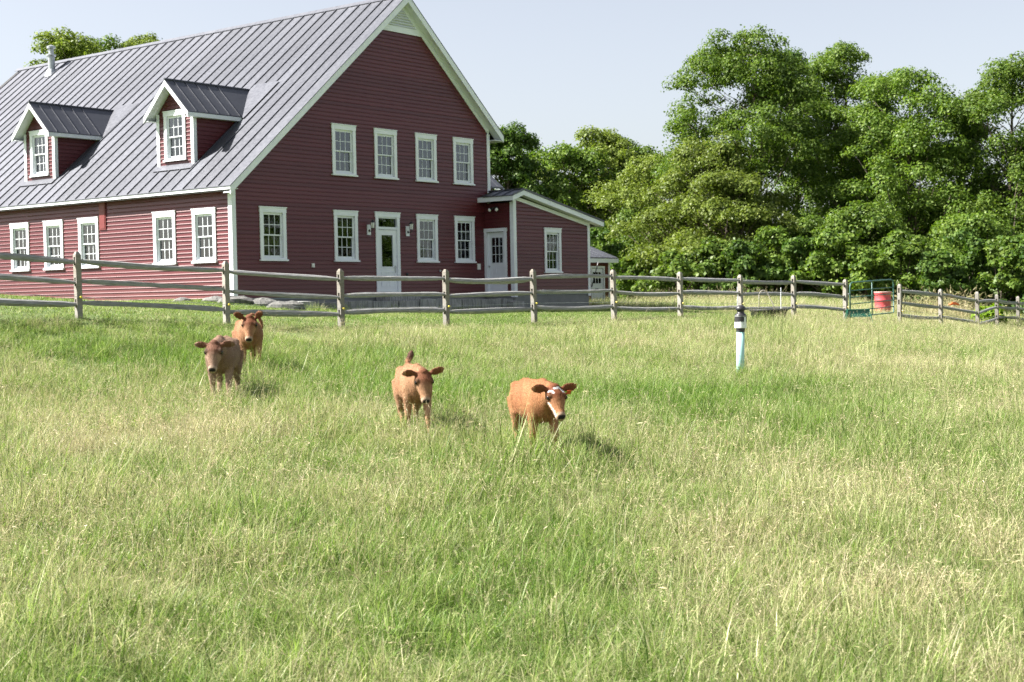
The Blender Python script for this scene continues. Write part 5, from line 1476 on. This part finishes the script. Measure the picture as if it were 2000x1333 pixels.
def dry_map(x, y):
    v = .42 + .50 * (fbm(x, y, 2.6, N1) - .5) + .60 * (fbm(x, y, .7, N3) - .5)
    v += .16 * g2(x, y, -4.6, 17, 2.6, 5) + .12 * g2(x, y, 3.0, 13.5, 2.5, 2.2) + .08 * g2(x, y, 6.5, 33, 5, 6)
    v -= .48 * g2(x, y, 1.6, 21.5, 5.0, 2.2) + .32 * g2(x, y, -5.6, 25.5, 2.4, 1.6) + .18 * g2(x, y, -2.5, 10, 2, 1.2) + .18 * g2(x, y, 4.5, 16, 2, 3)
    return np.clip(v, .02, .95)
rg = np.random.RandomState(21)
P = []
for (d, a, b) in ((56, 5.2, 14), (42, 14, 22), (30, 22, 34), (20, 34, 58)):
    P.append(np.stack(cand(rg, d, a, b)))
P = np.concatenate(P, 1); x, y = P
s_, t_ = _st(x, y)
field = (s_ > .25) | ((t_ > 30) & (s_ > -.2))
x, y, s_, t_ = x[field], y[field], s_[field], t_[field]
hmap = (.50 + 1.02 * fbm(x, y, .50, N3)) * np.clip(.74 + .95 * (fbm(x, y, 2.0, N2) - .35), .35, 1.35) * np.clip(.42 + (s_ - .2) * .20, .3, 1) * (1 - .3 * np.clip((9.5 - y) / 2, 0, 1))
for (cx_, cy_, am_) in ((.25, 15.4, .75), (-1.15, 17.0, .25), (-4.2, 20.5, .2), (-4.4, 24.1, .6)): hmap = hmap * (1 + am_ * g2(x, y, cx_, cy_, .75, .7))
hmap = np.minimum(hmap, 1.65)
sc = hmap * rg.uniform(.75, 1.20, len(x)); dm_ = dry_map(x, y) + rg.normal(0, .08, len(x))
Z = ground_z(x, y)
scatter("meadow_grass", np.stack([x, y, Z], 1), np.stack([.55 + .5 * sc, .55 + .5 * sc, sc], 1) * 1.0, np.clip(dm_, 0, 1), tall, "tall uncut meadow grass on the slope", .14, 1)
print("tufts", len(x))
P = []
for (d, a, b) in ((22, 5.2, 14), (17, 14, 24), (7.5, 24, 58)): P.append(np.stack(cand(rg, d, a, b)))
P = np.concatenate(P, 1); x, y = P; s_, t_ = _st(x, y); dm_ = dry_map(x, y)
k = (s_ > .1) & (rg.rand(len(x)) < np.clip(dm_ * 1.5 + .12, 0, 1)); x, y, s_, dm_ = x[k], y[k], s_[k], dm_[k]
sc = rg.uniform(.6, 1.1, len(x)) * np.clip(.62 + (s_) * .08, .5, 1.0) * (1 - .35 * np.clip((10 - y) / 2, 0, 1))
scatter("seed_stalks", np.stack([x, y, ground_z(x, y)], 1), np.stack([sc, sc, sc], 1), np.clip(dm_ + rg.normal(.1, .2, len(x)), 0, 1), stalks, "straw coloured seed stalks over the meadow grass", .16, 2)
# mown lawn between fence and barn
P = np.stack(cand(rg, 34, 25, 66)); x, y = P; s_, t_ = _st(x, y); X, Y = house_xy(x, y)
k = (s_ < .5) & clear(x, y) & (Y < 12) & (t_ < 40); x, y, s_ = x[k], y[k], s_[k]
sc = rg.uniform(.7, 1.3, len(x))
scatter("lawn_grass", np.stack([x, y, ground_z(x, y)], 1), np.stack([np.full(len(x), 1.15)] * 2 + [sc], 1), np.clip(.30 + .5 * (fbm(x, y, 2, N3) - .5) + rg.normal(0, .06, len(x)), 0, 1), short, "short mown lawn between fence and barn", .08, 3)
# rougher grass at the wood's foot, right
P = np.stack(cand(rg, 10, 44, 74, .44)); x, y = P; s_, t_ = _st(x, y); X, Y = house_xy(x, y)
k = (s_ < -.3) & clear(x, y) & (Y < 8) & ((y > 60) | (t_ > 23)) & (X > 16.5); x, y = x[k], y[k]
sc = rg.uniform(.8, 1.5, len(x))
scatter("rough_grass", np.stack([x, y, ground_z(x, y)], 1), np.stack([sc * 1.3, sc * 1.3, sc], 1), np.clip(.55 + .6 * (fbm(x, y, 3, N1) - .5), 0, 1), tall, "rough uncut grass at the foot of the wood", .14, 4)
x = rg.uniform(5.2, 10.5, 150); y = rg.uniform(56, 61, 150)
sc = rg.uniform(.8, 1.5, 150)
scatter("tan_grass_stand", np.stack([x, y, ground_z(x, y)], 1), np.stack([sc] * 3, 1), np.clip(rg.normal(.7, .15, 150), 0, 1), stalks, "tan seeding grass beyond the fence above the water tub", .1, 6)
# reed clump behind the right fence
n = 46; x = rg.normal(16.6, .85, n); y = rg.normal(57.0, .7, n); sc = rg.uniform(.7, 1.15, n)
scatter("reed_grass", np.stack([x, y, ground_z(x, y)], 1), np.stack([sc] * 3, 1), np.clip(rg.normal(.55, .15, n), 0, 1), reeds, "stand of tall tan reed grass behind the right fence", .1, 5)
# weeds growing in front of the terrace
n = 70; Xs = rg.uniform(.6, 10, n); Ys = rg.uniform(-2.5, -1.9, n); pw = np.array([h2w(a, b) for a, b in zip(Xs, Ys)]); sc = rg.uniform(.5, 1.0, n)
scatter("terrace_weeds", np.stack([pw[:, 0], pw[:, 1], ground_z(pw[:, 0], pw[:, 1])], 1), np.stack([sc] * 3, 1), np.clip(rg.normal(.35, .15, n), 0, 1), tall, "weeds growing along the foot of the stone terrace", .1, 7)
